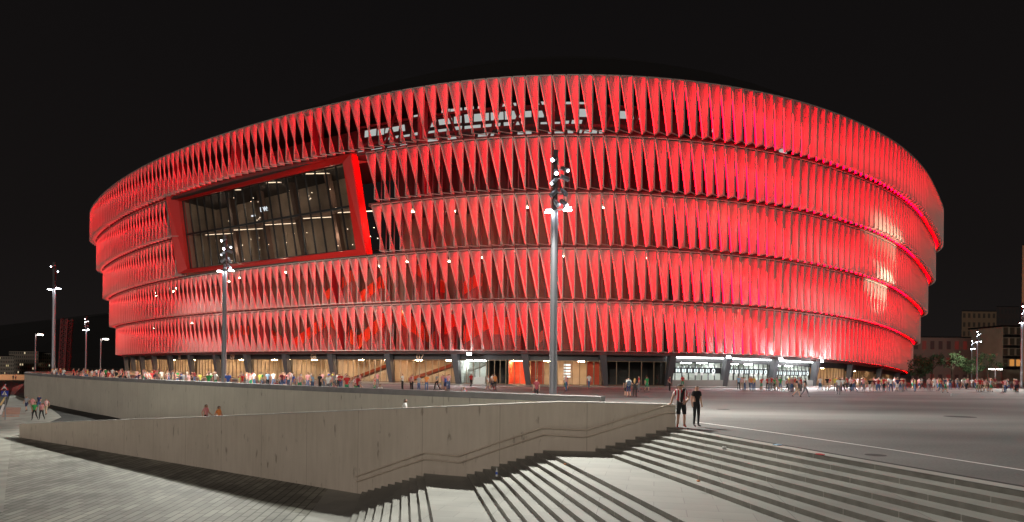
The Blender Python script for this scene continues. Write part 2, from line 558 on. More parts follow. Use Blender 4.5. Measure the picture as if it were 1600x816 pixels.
Q = resample(pts, 400)
for _ in range(60):
    Q[1:-1] = .25 * Q[:-2] + .5 * Q[1:-1] + .25 * Q[2:]
SS = np.r_[0, np.cumsum(np.hypot(*np.diff(Q, axis=0).T))]
LEN = SS[-1]
TT = np.gradient(Q, axis=0)
TT /= np.hypot(*TT.T)[:, None]
for _ in range(20):
    TT[1:-1] = .25 * TT[:-2] + .5 * TT[1:-1] + .25 * TT[2:]
TT /= np.hypot(*TT.T)[:, None]
STEP = 1.4                                   # each tier stands this much inside the one above
SEAM = [39.2, 32.4, 25.5, 18.6, 11.7, 4.8]


def pt(s, inset):
    x, y = np.interp(s, SS, Q[:, 0]), np.interp(s, SS, Q[:, 1])
    tx, ty = np.interp(s, SS, TT[:, 0]), np.interp(s, SS, TT[:, 1])
    # outward normal = (ty, -tx)
    return x - ty * inset, y + tx * inset, tx, ty


def P3(s, inset, z):
    x, y, _, _ = pt(s, inset)
    return Vector((x, y, z))


def drop(s, k):
    x = np.interp(s, SS, Q[:, 0])
    return 1.15 * max(0, (x - 24) / 52) ** 2 * min(1, k / 2.5) if x > 24 and k > 0 else 0.0


def seam(s, k):
    return SEAM[k] - drop(s, k)


def s_at(xpx, inset, z=20.0):
    """arc length whose point shows at picture column xpx (front side only)"""
    best = None
    for i in range(0, 2000):
        s = LEN * i / 2000
        x, y, tx, ty = pt(s, inset)
        if y > 150 and (x < -80 or x > 80) and abs(x) < 80:
            continue
        px = proj((x, y, z))[0]
        nx, ny = ty, -tx
        if nx * x + ny * y > 0:
            continue
        d = abs(px - xpx)
        if best is None or d < best[0]:
            best = (d, s)
    return best[1]


stadium = empty('stadium', (5, 90, 0))
tag(stadium, 'huge round stadium wrapped in five tiers of twisted panels glowing red', 'stadium')

# ---- picture window corners (tier 2 and 3)
WIN = {'tl': (258, 303), 'tr': (548, 240), 'br': (572, 398), 'bl': (277, 428)}
sw0, sw1 = s_at(262, 1.4, 28), s_at(556, 1.4, 28)

PITCH = 1.70
NP = int(LEN / PITCH)
IND = 1.12


def panel(mb, i, k):
    s0 = i * PITCH
    s1 = s0 + PITCH * 0.90
    zt = seam(s1, k) - (0.0 if k == 0 else 0.28)
    zb = seam(s1, k + 1) + 0.05
    ins = STEP * k
    A, B = P3(s0, ins, zt), P3(s1, ins, zt)
    B2, A2 = P3(s1, ins, zb), P3(s1, ins + IND, zb)
    nu, nv = 3, 6
    g = [[(A.lerp(A2, v / nv)).lerp(B.lerp(B2, v / nv), u / nu) for u in range(nu + 1)] for v in range(nv + 1)]
    for v in range(nv):
        for u in range(nu):
            mb.poly([g[v + 1][u], g[v + 1][u + 1], g[v][u + 1], g[v][u]], 0)
    w = 0.11
    _, _, tx, ty = pt(s1, ins)
    nrm = (ty, -tx, 0)
    mb.bar(A, A2, w, w, nrm, 1)
    mb.bar(B, B2, w * 1.15, w * 1.15, nrm, 1)
    mb.bar(A, B, w * 1.2, w * 1.2, (0, 0, 1), 1)
    mb.bar(B2, A2, w, w, (0, 0, 1), 1)
    mb.bar(B2, P3(s1 + PITCH, ins + IND, seam(s1 + PITCH, k + 1) + 0.05), w * .8, w * .8, (0, 0, 1), 1)
    # LED strip behind the slanting edge, shining towards the panel on its left
    T = Vector((tx, ty, 0))
    Nn = Vector((ty, -tx, 0))
    F = (-T - Nn * 0.15).normalized()                      # it shines left and inwards, onto the back of the neighbour
    a0, b0 = A - T * 0.09 - Nn * 0.12, A2 - T * 0.09 - Nn * 0.06
    q = F.cross((b0 - a0).normalized()).normalized() * 0.13
    if (b0 - a0).cross(q).dot(F) < 0: q = -q
    mb.poly([a0 - q, b0 - q, b0 + q, a0 + q], 2 if A.x < 78 else 4, [(0, 0), (0, 1), (1, 1), (1, 0)])
    h0, h1 = A + Nn * .01, A2 + Nn * .01                     # slim shield added to hide the bright strip from outside
    mb.poly([h0, h1, h1 - T * .15, h0 - T * .15], 1)
    a1, b1 = a0 - T * .06 + Nn * .09, b0 - T * .06 + Nn * .05
    q2 = Nn * .035
    if (b1 - a1).cross(q2).dot(T) > 0: q2 = -q2
    mb.poly([a1 - q2, b1 - q2, b1 + q2, a1 + q2], 3, [(0, 0), (0, 1), (1, 1), (1, 0)])
    q = q2
    n_ = (b0 - a0).cross(q)
    return n_.dot(T)


items = []
for k in range(5):
    for i in range(NP):
        s = (i + .5) * PITCH
        if k in (1, 2):
            if sw0 - 0.4 < s < sw1 + 1.6:
                continue
        x, y, tx, ty = pt(s, STEP * k)
        facing = -(ty * x - tx * y) / math.hypot(x, y)       # >0: turned to the viewer
        px = [proj(P3(ss, STEP * k, 10))[0] for ss in (i * PITCH, (i + 1) * PITCH)]
        hgt = 6900 / y
        area = abs(px[1] - px[0]) * hgt if facing > -0.1 else 0
        items.append((area, k, i, facing))
items.sort(reverse=True)
M['led_weak'] = led_mat(36.0, (1.0, 0.0, 0.0012))
PM = [M['membrane'], M['frame'], M['led'], M['led_dot'], M['led_weak']]
for area, k, i, fc in items[:100]:
    mb = MB(); panel(mb, i, k)
    mb.build('facade_panel', PM, stadium)
mb = MB()
for area, k, i, fc in items[100:]:
    panel(mb, i, k)
tag(mb.build('facade_panel', PM, stadium), kind='stuff')


def ribbon(mb, sa_, sb_, i0, i1, z0, z1, mi=0, step=3.0, k=None):
    """surface along the plan between (inset i0, height z0) and (inset i1, height z1); z may be functions of s"""
    n = max(1, int((sb_ - sa_) / step))
    f0 = z0 if callable(z0) else (lambda s: z0)
    f1 = z1 if callable(z1) else (lambda s: z1)
    for j in range(n):
        a, b = sa_ + (sb_ - sa_) * j / n, sa_ + (sb_ - sa_) * (j + 1) / n
        mb.poly([P3(a, i0, f0(a)), P3(b, i0, f0(b)), P3(b, i1, f1(b)), P3(a, i1, f1(a))], mi,
                [(a, f0(a)), (b, f0(b)), (b, f1(b)), (a, f1(a))])


DEPTH = 8.5
for k in range(1, 6):
    i0 = STEP * (k - 1) + IND + 0.25
    if k == 5:
        i0 = STEP * 4 + IND + 0.1
    i1 = STEP * k + DEPTH + 3
    zl = lambda s, k=k: seam(s, k) - 0.45
    zh = lambda s, k=k: seam(s, k) + 0.02
    for sa_, sb_ in (((0, sw0 - .3), (sw1 + 1.2, LEN)) if k == 2 else ((0, LEN),)):
        mb = MB()
        ribbon(mb, sa_, sb_, i0, i1, zh, zh)
        ribbon(mb, sa_, sb_, i1, i0, zl, zl)
        ribbon(mb, sa_, sb_, i0, i0, zl, zh)
        mb.build('floor_slab', M['slab'], stadium)
for k in range(5):
    mb = MB()
    ins = STEP * k + DEPTH
    zl = lambda s, k=k: seam(s, k + 1) + 0.02
    zh = lambda s, k=k: seam(s, k) - 0.45
    for sa_, sb_ in (((0, sw0 - .3), (sw1 + 1.2, LEN)) if k in (1, 2) else ((0, LEN),)):
        mb = MB()
        ribbon(mb, sa_, sb_, ins, ins, zl, zh)
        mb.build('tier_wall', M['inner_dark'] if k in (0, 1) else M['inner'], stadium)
# radial ribs: about every tenth panel a deep dark rib
for k in range(5):
    for i in range(6, NP, 11):
        s = i * PITCH + 0.02
        if k in (1, 2) and sw0 - 1 < s < sw1 + 2:
            continue
        if pt(s, 0)[1] > 165:
            continue
        mb = MB()
        zt, zb = seam(s, k) - 0.5, seam(s, k + 1) + 0.05
        a, b = P3(s, STEP * k + IND + .3, 0), P3(s, STEP * k + IND + 2.6, 0)
        mb.bar(Vector((*((a + b) / 2).xy, zb)), Vector((*((a + b) / 2).xy, zt)), 0.35, 2.2,
               (Vector((a.x - b.x, a.y - b.y, 0)).normalized()), 0)
        mb.build('structural_rib', M['inner_dark'], stadium)
# concourse ceiling lights
n_l = 0
for k in (2, 3, 4):
    lo, hi = s_at(190, STEP * k, 15), s_at(1180, STEP * k, 15)
    for j in range(22):
        s = lo + (hi - lo) * (j + .5) / 22
        if k == 2 and sw0 - 1 < s < sw1 + 1:
            continue
        mb = MB()
        ins = STEP * k + (4.2 if j % 2 else 6.0)
        z = seam(s, k) - 0.62
        c = P3(s, ins, z)
        _, _, tx, ty = pt(s, ins)
        mb.box(c, (0.40, 0.16, 0.08), 0, math.atan2(ty, tx))
        mb.build('ceiling_light', M['con_light'], stadium)
# inner glazing: dark uprights and a transom a little behind the panels
for k in range(1, 5):
    mb = MB()
    ins = STEP * k + 2.9
    s = s_at(175, ins, 15)
    se = s_at(1250, ins, 15)
    while s < se:
        if not (k in (1, 2) and sw0 - 1 < s < sw1 + 1):
            mb.bar(P3(s, ins, seam(s, k + 1) + .03), P3(s, ins, seam(s, k) - .46), .13, .2, (0, 1, 0))
        elif mb.v:
            mb.build('glazing_frame', M['black'], stadium); mb = MB()
        s += 1.45
    mb.build('glazing_frame', M['black'], stadium)
# red stair walls inside tiers 3-5: (tier, column from, column to, height from, height to, band height)
STAIRS = [(4, 455, 512, 0.2, 4.6, 2.6), (4, 512, 545, 4.0, 1.0, 2.2), (4, 556, 600, 0.3, 4.2, 2.8), (4, 615, 660, 4.6, 1.4, 3.0),
          (4, 668, 705, 0.2, 3.6, 2.6), (4, 722, 768, 1.0, 3.6, 3.6), (4, 770, 812, 2.4, 2.2, 3.4), (4, 835, 870, 0.6, 3.0, 2.0),
          (3, 500, 545, 0.6, 4.0, 2.2), (3, 560, 590, 0.4, 2.6, 2.4), (3, 648, 684, 4.2, 1.6, 2.2), (3, 720, 745, 1.0, 2.4, 2.4),
          (4, 350, 372, 0.6, 3.2, 2.2), (4, 395, 430, 3.4, 0.8, 2.0)]
for k, x0, x1, h0, h1, bh in STAIRS:
    s0, s1 = s_at(x0, STEP * k + 4, SEAM[k + 1] + 2), s_at(x1, STEP * k + 4, SEAM[k + 1] + 2)
    ins = STEP * k + 4.6
    mb = MB()
    n = 6
    bh *= .75
    for j in range(n):
        a, b = j / n, (j + 1) / n
        sa_, sb_ = s0 + (s1 - s0) * a, s0 + (s1 - s0) * b
        za, zb = seam(sa_, k + 1) + 0.1 + h0 + (h1 - h0) * a, seam(sb_, k + 1) + 0.1 + h0 + (h1 - h0) * b
        top = seam(sa_, k) - 0.6
        lo = [P3(sa_, ins, za), P3(sb_, ins, zb), P3(sb_, ins + 1.6, zb), P3(sa_, ins + 1.6, za)]
        hi = [P3(sa_, ins, min(top, za + bh)), P3(sb_, ins, min(top, zb + bh)), P3(sb_, ins + 1.6, min(top, zb + bh)), P3(sa_, ins + 1.6, min(top, za + bh))]
        mb.hexa(lo + hi, 0)
        if za > seam(sa_, k + 1) + 0.5:
            lo2 = [P3(sa_, ins + .1, seam(sa_, k + 1) + .05), P3(sb_, ins + .1, seam(sb_, k + 1) + .05),
                   P3(sb_, ins + 1.5, seam(sb_, k + 1) + .05), P3(sa_, ins + 1.5, seam(sa_, k + 1) + .05)]
            hi2 = [P3(sa_, ins + .1, za - .01), P3(sb_, ins + .1, zb - .01), P3(sb_, ins + 1.5, zb - .01), P3(sa_, ins + 1.5, za - .01)]
            mb.hexa(lo2 + hi2, 1)
    mb.build('staircase_wall', [M['stair_red'], M['stair_dark']], stadium)
# tier 1: lit white glazing of the upper stand between dark beams
rnd = random.Random(3)
for z0, z1, xs in ((33.0, 34.3, (560, 940)), (34.9, 35.6, (600, 960)), (35.9, 37.1, (570, 1010)), (37.3, 38.2, (620, 900)), (33.4, 37.6, (1040, 1300))):
    mb = MB()
    lo, hi = s_at(xs[0], 5.2, 35), s_at(xs[1], 5.2, 35)
    s = lo
    while s < hi:
        w = rnd.uniform(0.7, 2.6)
        if rnd.random() < (0.86 if xs[0] < 1000 else 0.3):
            d = rnd.uniform(-.2, .2)
            zz0, zz1 = z0 + rnd.uniform(0, .25), z1 - rnd.uniform(0, .3)
            if xs[0] > 1000:
                zz0 = rnd.uniform(z0, z1 - 1); zz1 = zz0 + rnd.uniform(.4, .9)
            mb = MB()
            mb.poly([P3(s, 5.2, zz0), P3(s + w, 5.2, zz0), P3(s + w + d, 5.2, zz1), P3(s + d, 5.2, zz1)], 0)
            mb.build('window', M['white_win'], stadium)
        s += w + rnd.uniform(0.12, 0.7)
mb = MB()
lo, hi = s_at(560, 4.6, 35), s_at(1000, 4.6, 35)
s = lo
while s < hi:
    mb.bar(P3(s, 4.6, 32.6), P3(s + rnd.choice((-2.6, 2.6)), 4.6, 38.4), 0.28)
    s += rnd.uniform(2.6, 4.2)
for z in (34.55, 37.15):
    ribbon(mb, lo, hi, 4.7, 4.7, z, z + 0.35)
mb.build('roof_truss', M['inner_dark'], stadium)
# roof
mb = MB()


def roof_z(s):
    x = np.interp(s, SS, Q[:, 0])
    y = np.interp(s, SS, Q[:, 1])
    return 46.0 - ((x - 6) / 45) ** 2 * 2.6 if abs(x - 6) < 60 else max(40.0, 46 - 4.6 - (abs(x - 6) - 60) * .06)


prof = [(0.15, lambda s: 39.25), (1.2, lambda s: 39.4), (5.0, lambda s: 40.0 + (roof_z(s) - 40) * .62), (9.0, roof_z),
        (20.0, lambda s: roof_z(s) + 0.8), (34.0, lambda s: roof_z(s) + 1.0)]
for (i0, f0), (i1, f1) in zip(prof, prof[1:]):
    ribbon(mb, 0, LEN, i0, i1, f0, f1, 0, 4.0)
mb.build('roof', M['roof'], stadium)

# ---- picture window: a deep red box frame with a glazed, tilted face
def wcorner(name, out):
    x, y = WIN[name]
    k_in = {'t': 1.0, 'b': 3.6}[name[0]]
    z_guess = {'tl': 33, 'tr': 32.6, 'br': 18.4, 'bl': 18.2}[name]
    s = s_at(x, k_in, z_guess)
    p = P3(s, k_in, 0)
    return at(x, y, p.y - out)


WC = {n: wcorner(n, 0.9) for n in WIN}
IN = {'tl': at(275, 314, WC['tl'].y), 'tr': at(531, 254, WC['tr'].y), 'br': at(552, 390, WC['br'].y), 'bl': at(288, 421, WC['bl'].y)}
nw = (WC['tr'] - WC['tl']).cross(WC['tl'] - WC['bl']).normalized()
if nw.y > 0: nw = -nw
win = empty('picture_window', WC['bl'])
win.parent = stadium
win.matrix_parent_inverse = Matrix.Translation(stadium.location).inverted()


def wbuild(mb, name, mats, **kw):
    o = mb.build(name, mats, None, **kw)
    o.parent = win
    o.matrix_parent_inverse = (Matrix.Translation(stadium.location).inverted().inverted() @ Matrix.Identity(4)).inverted() @ Matrix.Identity(4)
    o.matrix_parent_inverse = Matrix.Translation(win.location).inverted()
    return o


order = ['tl', 'tr', 'br', 'bl']
mb = MB()
back = -nw * 1.3
for a, b in zip(order, order[1:] + order[:1]):
    mb.poly([WC[a], WC[b], IN[b] - nw * .5, IN[a] - nw * .5][::-1])          # bevelled front
    mb.poly([WC[a], WC[b], WC[b] + back, WC[a] + back])                      # outer side
    mb.poly([IN[a] - nw * .5, IN[b] - nw * .5, IN[b] - nw * 1.6, IN[a] - nw * 1.6])
wbuild(mb, 'frame', M['red_frame'])
G = {n: IN[n] - nw * 1.2 for n in IN}


def gl(u, v, d=0.0):
    """point of the glazing, u to the right, v down"""
    return (G['tl'].lerp(G['tr'], u)).lerp(G['bl'].lerp(G['br'], u), v) - nw * d


mb = MB(); mb.poly([gl(0, 0, .06), gl(0, 1, .06), gl(1, 1, .06), gl(1, 0, .06)])
wbuild(mb, 'glass', M['win_glass'])
mb = MB()
for j in range(1, 19):
    mb.bar(gl(j / 19, 0), gl(j / 19, 1), 0.18, 0.2, nw)
mb.bar(gl(0, .49), gl(1, .49), 0.30, 0.25, nw)
for u in (0, 1): mb.bar(gl(u, 0), gl(u, 1), 0.25, 0.2, nw)
for v in (0, 1): mb.bar(gl(0, v), gl(1, v), 0.25, 0.2, nw)
wbuild(mb, 'mullion', M['black'])
# the room behind it
RD = 7.0
mb = MB()
mb.poly([gl(-.02, -.05, RD), gl(.86, -.05, RD), gl(.86, 1.05, RD), gl(-.02, 1.05, RD)])
mb.poly([gl(-.02, -.03, .3), gl(1.02, -.03, .3), gl(1.02, -.03, RD), gl(-.02, -.03, RD)])
mb.poly([gl(-.02, 1.02, .3), gl(1.02, 1.02, .3), gl(1.02, 1.02, RD), gl(-.02, 1.02, RD)])
mb.poly([gl(-.02, -.03, .3), gl(-.02, 1.02, .3), gl(-.02, 1.02, RD), gl(-.02, -.03, RD)])
mb.poly([gl(1.0, -.03, .3), gl(1.0, 1.02, .3), gl(.86, 1.02, RD), gl(.86, -.03, RD)])
wbuild(mb, 'room_lining', plain('window_room', (0.42, 0.34, 0.27), 0.7, noise=0.35, scale=0.25))
mb = MB()
mb.poly([gl(-.02, .50, .9), gl(.98, .50, .9), gl(.86, .50, RD), gl(-.02, .50, RD)])
for u in (.2, .4, .6, .8): mb.bar(gl(u, 0, 4), gl(u + .02, 1, 4), 0.8, 0.8, nw)
wbuild(mb, 'mezzanine', M['stair_dark'])
for u, v, pw in ((.15, .25, 200), (.5, .25, 200), (.85, .25, 200), (.2, .78, 280), (.5, .78, 280), (.82, .78, 280)):  # added fill lights without fixtures, they brighten the room
    ld = bpy.data.lights.new('room_fill', 'POINT'); ld.energy = pw; ld.color = (1, .80, .60); ld.shadow_soft_size = .3
    lo = bpy.data.objects.new('room_fill', ld); C.objects.link(lo); lo.location = gl(u, v, 2.6)
mb = MB()
for v, us in ((-.02, (.14, .34, .54, .76)), (.515, (.1, .3, .5, .72, .9))):
    for u in us:
        mb.bar(gl(u, v + .012, 1.0), gl(u + .07, v + .012, 5.6), 0.24, 0.06, (0, 0, 1))
wbuild(mb, 'ceiling_strip_light', glow('strip_light', (1.0, 0.78, 0.56), 3.0))
mb = MB()
rw = random.Random(11)
for j in range(38):
    u, v = rw.uniform(.05, .97), rw.choice((rw.uniform(.05, .45), rw.uniform(.58, .97), rw.uniform(.58, .97)))
    mb.box(gl(u, v, rw.uniform(2, 6.6)), (.11, .08, .09))
wbuild(mb, 'spotlight', glow('room_spot', (1.0, 0.80, 0.58), 5))
for body, u, v, sz in (('DW:', .50, .32, 1.05), ('mnm', .43, .375, .55)):
    c = gl(u, v, 1.2)
    ux = (gl(1, .3) - gl(0, .3)).normalized()
    uy = (gl(.5, 0) - gl(.5, 1)).normalized()
    uz = ux.cross(uy).normalized(); uy = uz.cross(ux)
    mw = Matrix(((ux.x, uy.x, uz.x, c.x), (ux.y, uy.y, uz.y, c.y), (ux.z, uy.z, uz.z, c.z), (0, 0, 0, 1)))
    o = text_mesh('lettering', body, sz, glow('lit_letters', (.8, .9, 1), 2.2), None, mw)
    o.parent = win
    o.matrix_parent_inverse = Matrix.Translation(win.location).inverted()

# ---- ground floor
GI = STEP * 4 + IND + 1.6            # line of the glass
GR = GI + 6.0                        # back of the rooms
COLS = [192, 203, 217, 236, 261, 293, 333, 382, 443, 515, 605, 710, 822, 945, 1050, 1140, 1215, 1280, 1335, 1380, 1408]
CS = [s_at(x, STEP * 4 + IND, 3) for x in COLS]
mb = MB()
zf1 = lambda s: seam(s, 5) - 0.46
zf0 = lambda s: seam(s, 5) - 1.25
ribbon(mb, 0, LEN, GI - .05, GI - .05, zf0, zf1)
ribbon(mb, 0, LEN, GI - .05, GI + .3, zf0, zf0)
mb.build('fascia', M['fascia'], stadium)
mb = MB()
ribbon(mb, 0, LEN, GR, GR, 0, lambda s: seam(s, 5) - .45)
ribbon(mb, 0, LEN, GI - 3.4, GR, 0.16, 0.16)
ribbon(mb, 0, LEN, GI - 3.4, GI - 3.4, 0.0, 0.16)
mb.build('ground_floor_base', plain('base_stone', (.27, .26, .24), .7), stadium)
for j, s in enumerate(CS):
    mb = MB()
    lit = COLS[j] in (710, 1140, 1215, 1280)
    zt = seam(s, 5) - .05
    a, b = P3(s - .55, STEP * 4 + IND + .5, zt), P3(s + .1, STEP * 4 + IND + 1.2, 0.0)
    _, _, tx, ty = pt(s, GI)
    lean = -.6 if COLS[j] < 1000 else .6
    T = Vector((tx, ty, 0)); Nn = Vector((ty, -tx, 0))
    base = P3(s - lean * .5, STEP * 4 + IND + .95, 0.16); topp = P3(s + lean * .5, STEP * 4 + IND + .6, zt)
    lo = [base - T * .32 + Nn * .45, base + T * .32 + Nn * .45, base + T * .32 - Nn * .3, base - T * .32 - Nn * .3]
    hi = [topp - T * .5 + Nn * .5, topp + T * .5 + Nn * .5, topp + T * .5 - Nn * .4, topp - T * .5 - Nn * .4]
    mb.hexa(lo + hi)
    mb.build('column', M['column'], stadium)


def bay(sa_, sb_, kind):
    s0, s1 = sa_ + .2, sb_ - .2
    ztop = seam((s0 + s1) / 2, 5) - 1.25
    lining = {'warm': M['beige'], 'white': M['white_room'], 'red': M['red_room'], 'dark': M['dark_room']}[kind[0]]
    b = MB()
    ribbon(b, s0, s1, GR - .1, GR - .1, 0.17, ztop, 0, 2)
    ribbon(b, s0, s1, GI + .1, GR, ztop + .02, ztop + .02, 0, 2)
    for s in (s0, s1):
        b.poly([P3(s, GI + .1, .17), P3(s, GR, .17), P3(s, GR, ztop), P3(s, GI + .1, ztop)])
    root = b.build('entrance_bay', lining, stadium)

    def sub(mb, name, mat):
        o = mb.build(name, mat, None)
        o.parent = root
        return o
    # mullions
    mm = MB()
    n = max(3, int((s1 - s0) / (1.1 if kind[1] != 'door' else 1.9)))
    for j in range(n + 1):
        s = s0 + (s1 - s0) * j / n
        mm.bar(P3(s, GI, 0.17), P3(s, GI, ztop), 0.10, 0.16, (0, 1, 0))
    for z in (0.2, ztop - .06):
        ribbon(mm, s0, s1, GI - .06, GI - .06, z, z + .09, 0, 1.5)
    sub(mm, 'frame', M['black'] if kind[1] in ('ticket',) else M['bronze'])
    g = MB(); ribbon(g, s0, s1, GI + .02, GI + .02, 0.17, ztop, 0, 1.5)
    sub(g, 'pane', M['glass'])
    # lights
    if kind[0] != 'dark':
        li = MB()
        nl = 3 if kind[0] == 'white' else 2
        for j in range(nl):
            s = s0 + (s1 - s0) * (j + .5) / nl
            c = P3(s, GI + 2.4, ztop - .06)
            _, _, tx, ty = pt(s, GI)
            li.box(c, (1.5 if kind[0] == 'white' else .9, .35, .08), 0, math.atan2(ty, tx))
        sub(li, 'ceiling_light', M['white_light'] if kind[0] == 'white' else M['warm_light'])
    w = s1 - s0
    if kind[1] == 'ticket':
        c = MB()
        lo = [P3(s0 + .2, GI - 1.0, .16), P3(s1 - .2, GI - 1.0, .16), P3(s1 - .2, GI - .1, .16), P3(s0 + .2, GI - .1, .16)]
        hi = [Vector((p.x, p.y, 1.05)) for p in lo]
        c.hexa(lo + hi)
        sub(c, 'counter', plain('counter_stone', (.30, .29, .27), .6))
        bd = MB()
        ribbon(bd, s0 + .1, s1 - .1, GI - .12, GI - .12, ztop - 1.55, ztop - .75, 0, 1.5)
        sub(bd, 'sign_band', M['black'])
        sg = MB()
        n = int(w / 1.1)
        rr = random.Random(int(sa_))
        for j in range(n):
            s = s0 + .55 + j * 1.1
            z = ztop - 1.2
            if j in (0, n - 1):
                for q in range(10):                          # ring emblem
                    a0, a1 = q * math.pi / 5, (q + 1) * math.pi / 5
                    f = lambda r, a: P3(s + r * math.cos(a), GI - .16, z + r * math.sin(a))
                    sg.poly([f(.16, a0), f(.34, a0), f(.34, a1), f(.16, a1)])
            else:
                for d in (-.22, .22):
                    for q in range(3):
                        z0 = z - .22 + q * .17
                        sg.poly([P3(s + d - .16, GI - .16, z0), P3(s + d + rr.uniform(.05, .16), GI - .16, z0),
                                 P3(s + d + .16, GI - .16, z0 + .12), P3(s + d - .16, GI - .16, z0 + .12)])
            sg.poly([P3(s - .06, GI - .16, z + .42), P3(s + .08, GI - .16, z + .42), P3(s + .08, GI - .16, z + .62), P3(s - .02, GI - .16, z + .62)])
        sub(sg, 'sign_lettering', M['sign_white'])
        li = MB()
        for j in range(3):
            s = s0 + w * (j + .5) / 3
            _, _, tx, ty = pt(s, GI)
            li.box(P3(s, GI - .55, seam(s, 5) - .6), (w / 3 - .3, .3, .12), 0, math.atan2(ty, tx))
        sub(li, 'strip_light', glow('canopy_strip', (.95, 1, .97), 16))
        for j in range(n):
            if rr.random() < .6:
                s = s0 + .3 + j * 1.1
                pz = MB()
                pz.poly([P3(s, GI - .14, 1.7), P3(s + .5, GI - .14, 1.7), P3(s + .5, GI - .14, 2.15), P3(s, GI - .14, 2.15)])
                sub(pz, 'price_list', M['sign_face'])
    elif kind[1] == 'stair':
        st = MB()
        lo = [P3(s0 + w * .1, GI + 2.0, .3), P3(s0 + w * .95, GI + 2.0, ztop - .5), P3(s0 + w * .95, GI + 3.4, ztop - .5), P3(s0 + w * .1, GI + 3.4, .3)]
        hi = [p + Vector((0, 0, .45)) for p in lo]
        st.hexa(lo + hi)
        sub(st, 'stair_flight', M['stair_red'])
    elif kind[1] == 'shop':
        st = MB()
        for u in (.02, .12, .82, .93):
            st.poly([P3(s0 + w * u, GI + 1.5, .2), P3(s0 + w * (u + .09), GI + 1.5, .2), P3(s0 + w * (u + .09), GI + 1.5, ztop - .1), P3(s0 + w * u, GI + 1.5, ztop - .1)])
        sub(st, 'red_panel', M['red_room'])
        st = MB()
        for q in range(5):
            z = 1.2 + q * .42
            st.poly([P3(s0 + w * .5, GI + 3.5, z), P3(s0 + w * .6, GI + 3.5, z), P3(s0 + w * .6, GI + 3.5, z + .22), P3(s0 + w * .5, GI + 3.5, z + .22)])
        sub(st, 'glowing_shelf', M['sign_white'])  # the boards glow by emission in place of room light
    elif kind[1] == 'lobby':
        st = MB()
        lo = [P3(s0 + w * .1, GI + 2, 1.9), P3(s1, GI + 2, 3.2), P3(s1, GI + 3.2, 3.2), P3(s0 + w * .1, GI + 3.2, 1.9)]
        st.hexa(lo + [p + Vector((0, 0, .35)) for p in lo])
        sub(st, 'stair_flight', M['white_room'])
        st = MB()
        lo = [P3(s0 + w * .55, GI - .6, .16), P3(s1, GI - .6, .16), P3(s1, GI - .1, .16), P3(s0 + w * .55, GI - .1, .16)]
        st.hexa(lo + [Vector((p.x, p.y, 1.15)) for p in lo])
        sub(st, 'counter', M['white_room'])
    return root


KIND = {515: ('warm', 'stair'), 605: ('warm', 'stair'), 822: ('warm', 'shop'), 945: ('dark', 'door'), 1050: ('white', 'ticket'),
        1140: ('white', 'ticket'), 1215: ('white', 'ticket')}
for j in range(len(CS) - 1):
    x = COLS[j]
    if x == 710:
        sm = s_at(757, STEP * 4 + IND, 3)
        sn = s_at(788, STEP * 4 + IND, 3)
        bay(CS[j], sm, ('white', 'lobby'))
        bay(sm, sn, ('dark', 'door'))
        bay(sn, CS[j + 1], ('red', 'plain'))
    else:
        bay(CS[j], CS[j + 1], KIND.get(x, ('warm', 'plain')))
for body, x, y in (('10', 281, 555.5), ('09', 364, 555), ('08', 490.5, 554), ('07', 657.5, 554)):
    s = s_at(x, GI, 4)
    px, py, tx, ty = pt(s, GI - .10)
    mw = Matrix(((tx, 0, ty, px), (ty, 0, -tx, py), (0, 1, 0, seam(s, 5) - .85), (0, 0, 0, 1)))
    text_mesh('gate_number', body, 1.25, plain('number_bronze', (.85, .62, .45), .5), stadium, mw, .04)
# floodlights under the canopy by the ticket windows
for x, y, pw in ((1136, 560, 3200), (1218, 562, 7500), (1281, 563, 9000), (735, 553, 2500)):
    s = s_at(x, STEP * 4 + .2, 4.3)
    p = P3(s, STEP * 4 + .1, seam(s, 5) - .45)
    _, _, tx, ty = pt(s, 0)
    mb = MB()
    mb.box(p, (.7, .3, .35), 0, math.atan2(ty, tx))
    o = mb.build('floodlight', M['black'], stadium)
    q = p + Vector((ty, -tx, 0)) * .18
    mb = MB(); mb.box(q, (.62, .05, .30), 0, math.atan2(ty, tx))
    c = mb.build('lens', M['lens'], None); c.parent = o
    ld = bpy.data.lights.new('floodlight_beam', 'SPOT')
    ld.energy = pw; ld.spot_size = R(165); ld.spot_blend = .4; ld.shadow_soft_size = .25; ld.color = (.93, .97, 1)
    lo = bpy.data.objects.new('floodlight_beam', ld); C.objects.link(lo)
    lo.location = q + Vector((ty, -tx, 0)) * .15
    lo.rotation_euler = Vector((ty * .8, -tx * .8, -.35)).to_track_quat('-Z', 'Y').to_euler()
    # a wash up the first tier
    ld = bpy.data.lights.new('floodlight_spill', 'POINT')
    ld.energy = pw * .10; ld.shadow_soft_size = .2; ld.color = (.95, .97, 1)
    lo = bpy.data.objects.new('floodlight_spill', ld); C.objects.link(lo)
    lo.location = q + Vector((ty, -tx, 0)) * .9 + Vector((0, 0, .05))

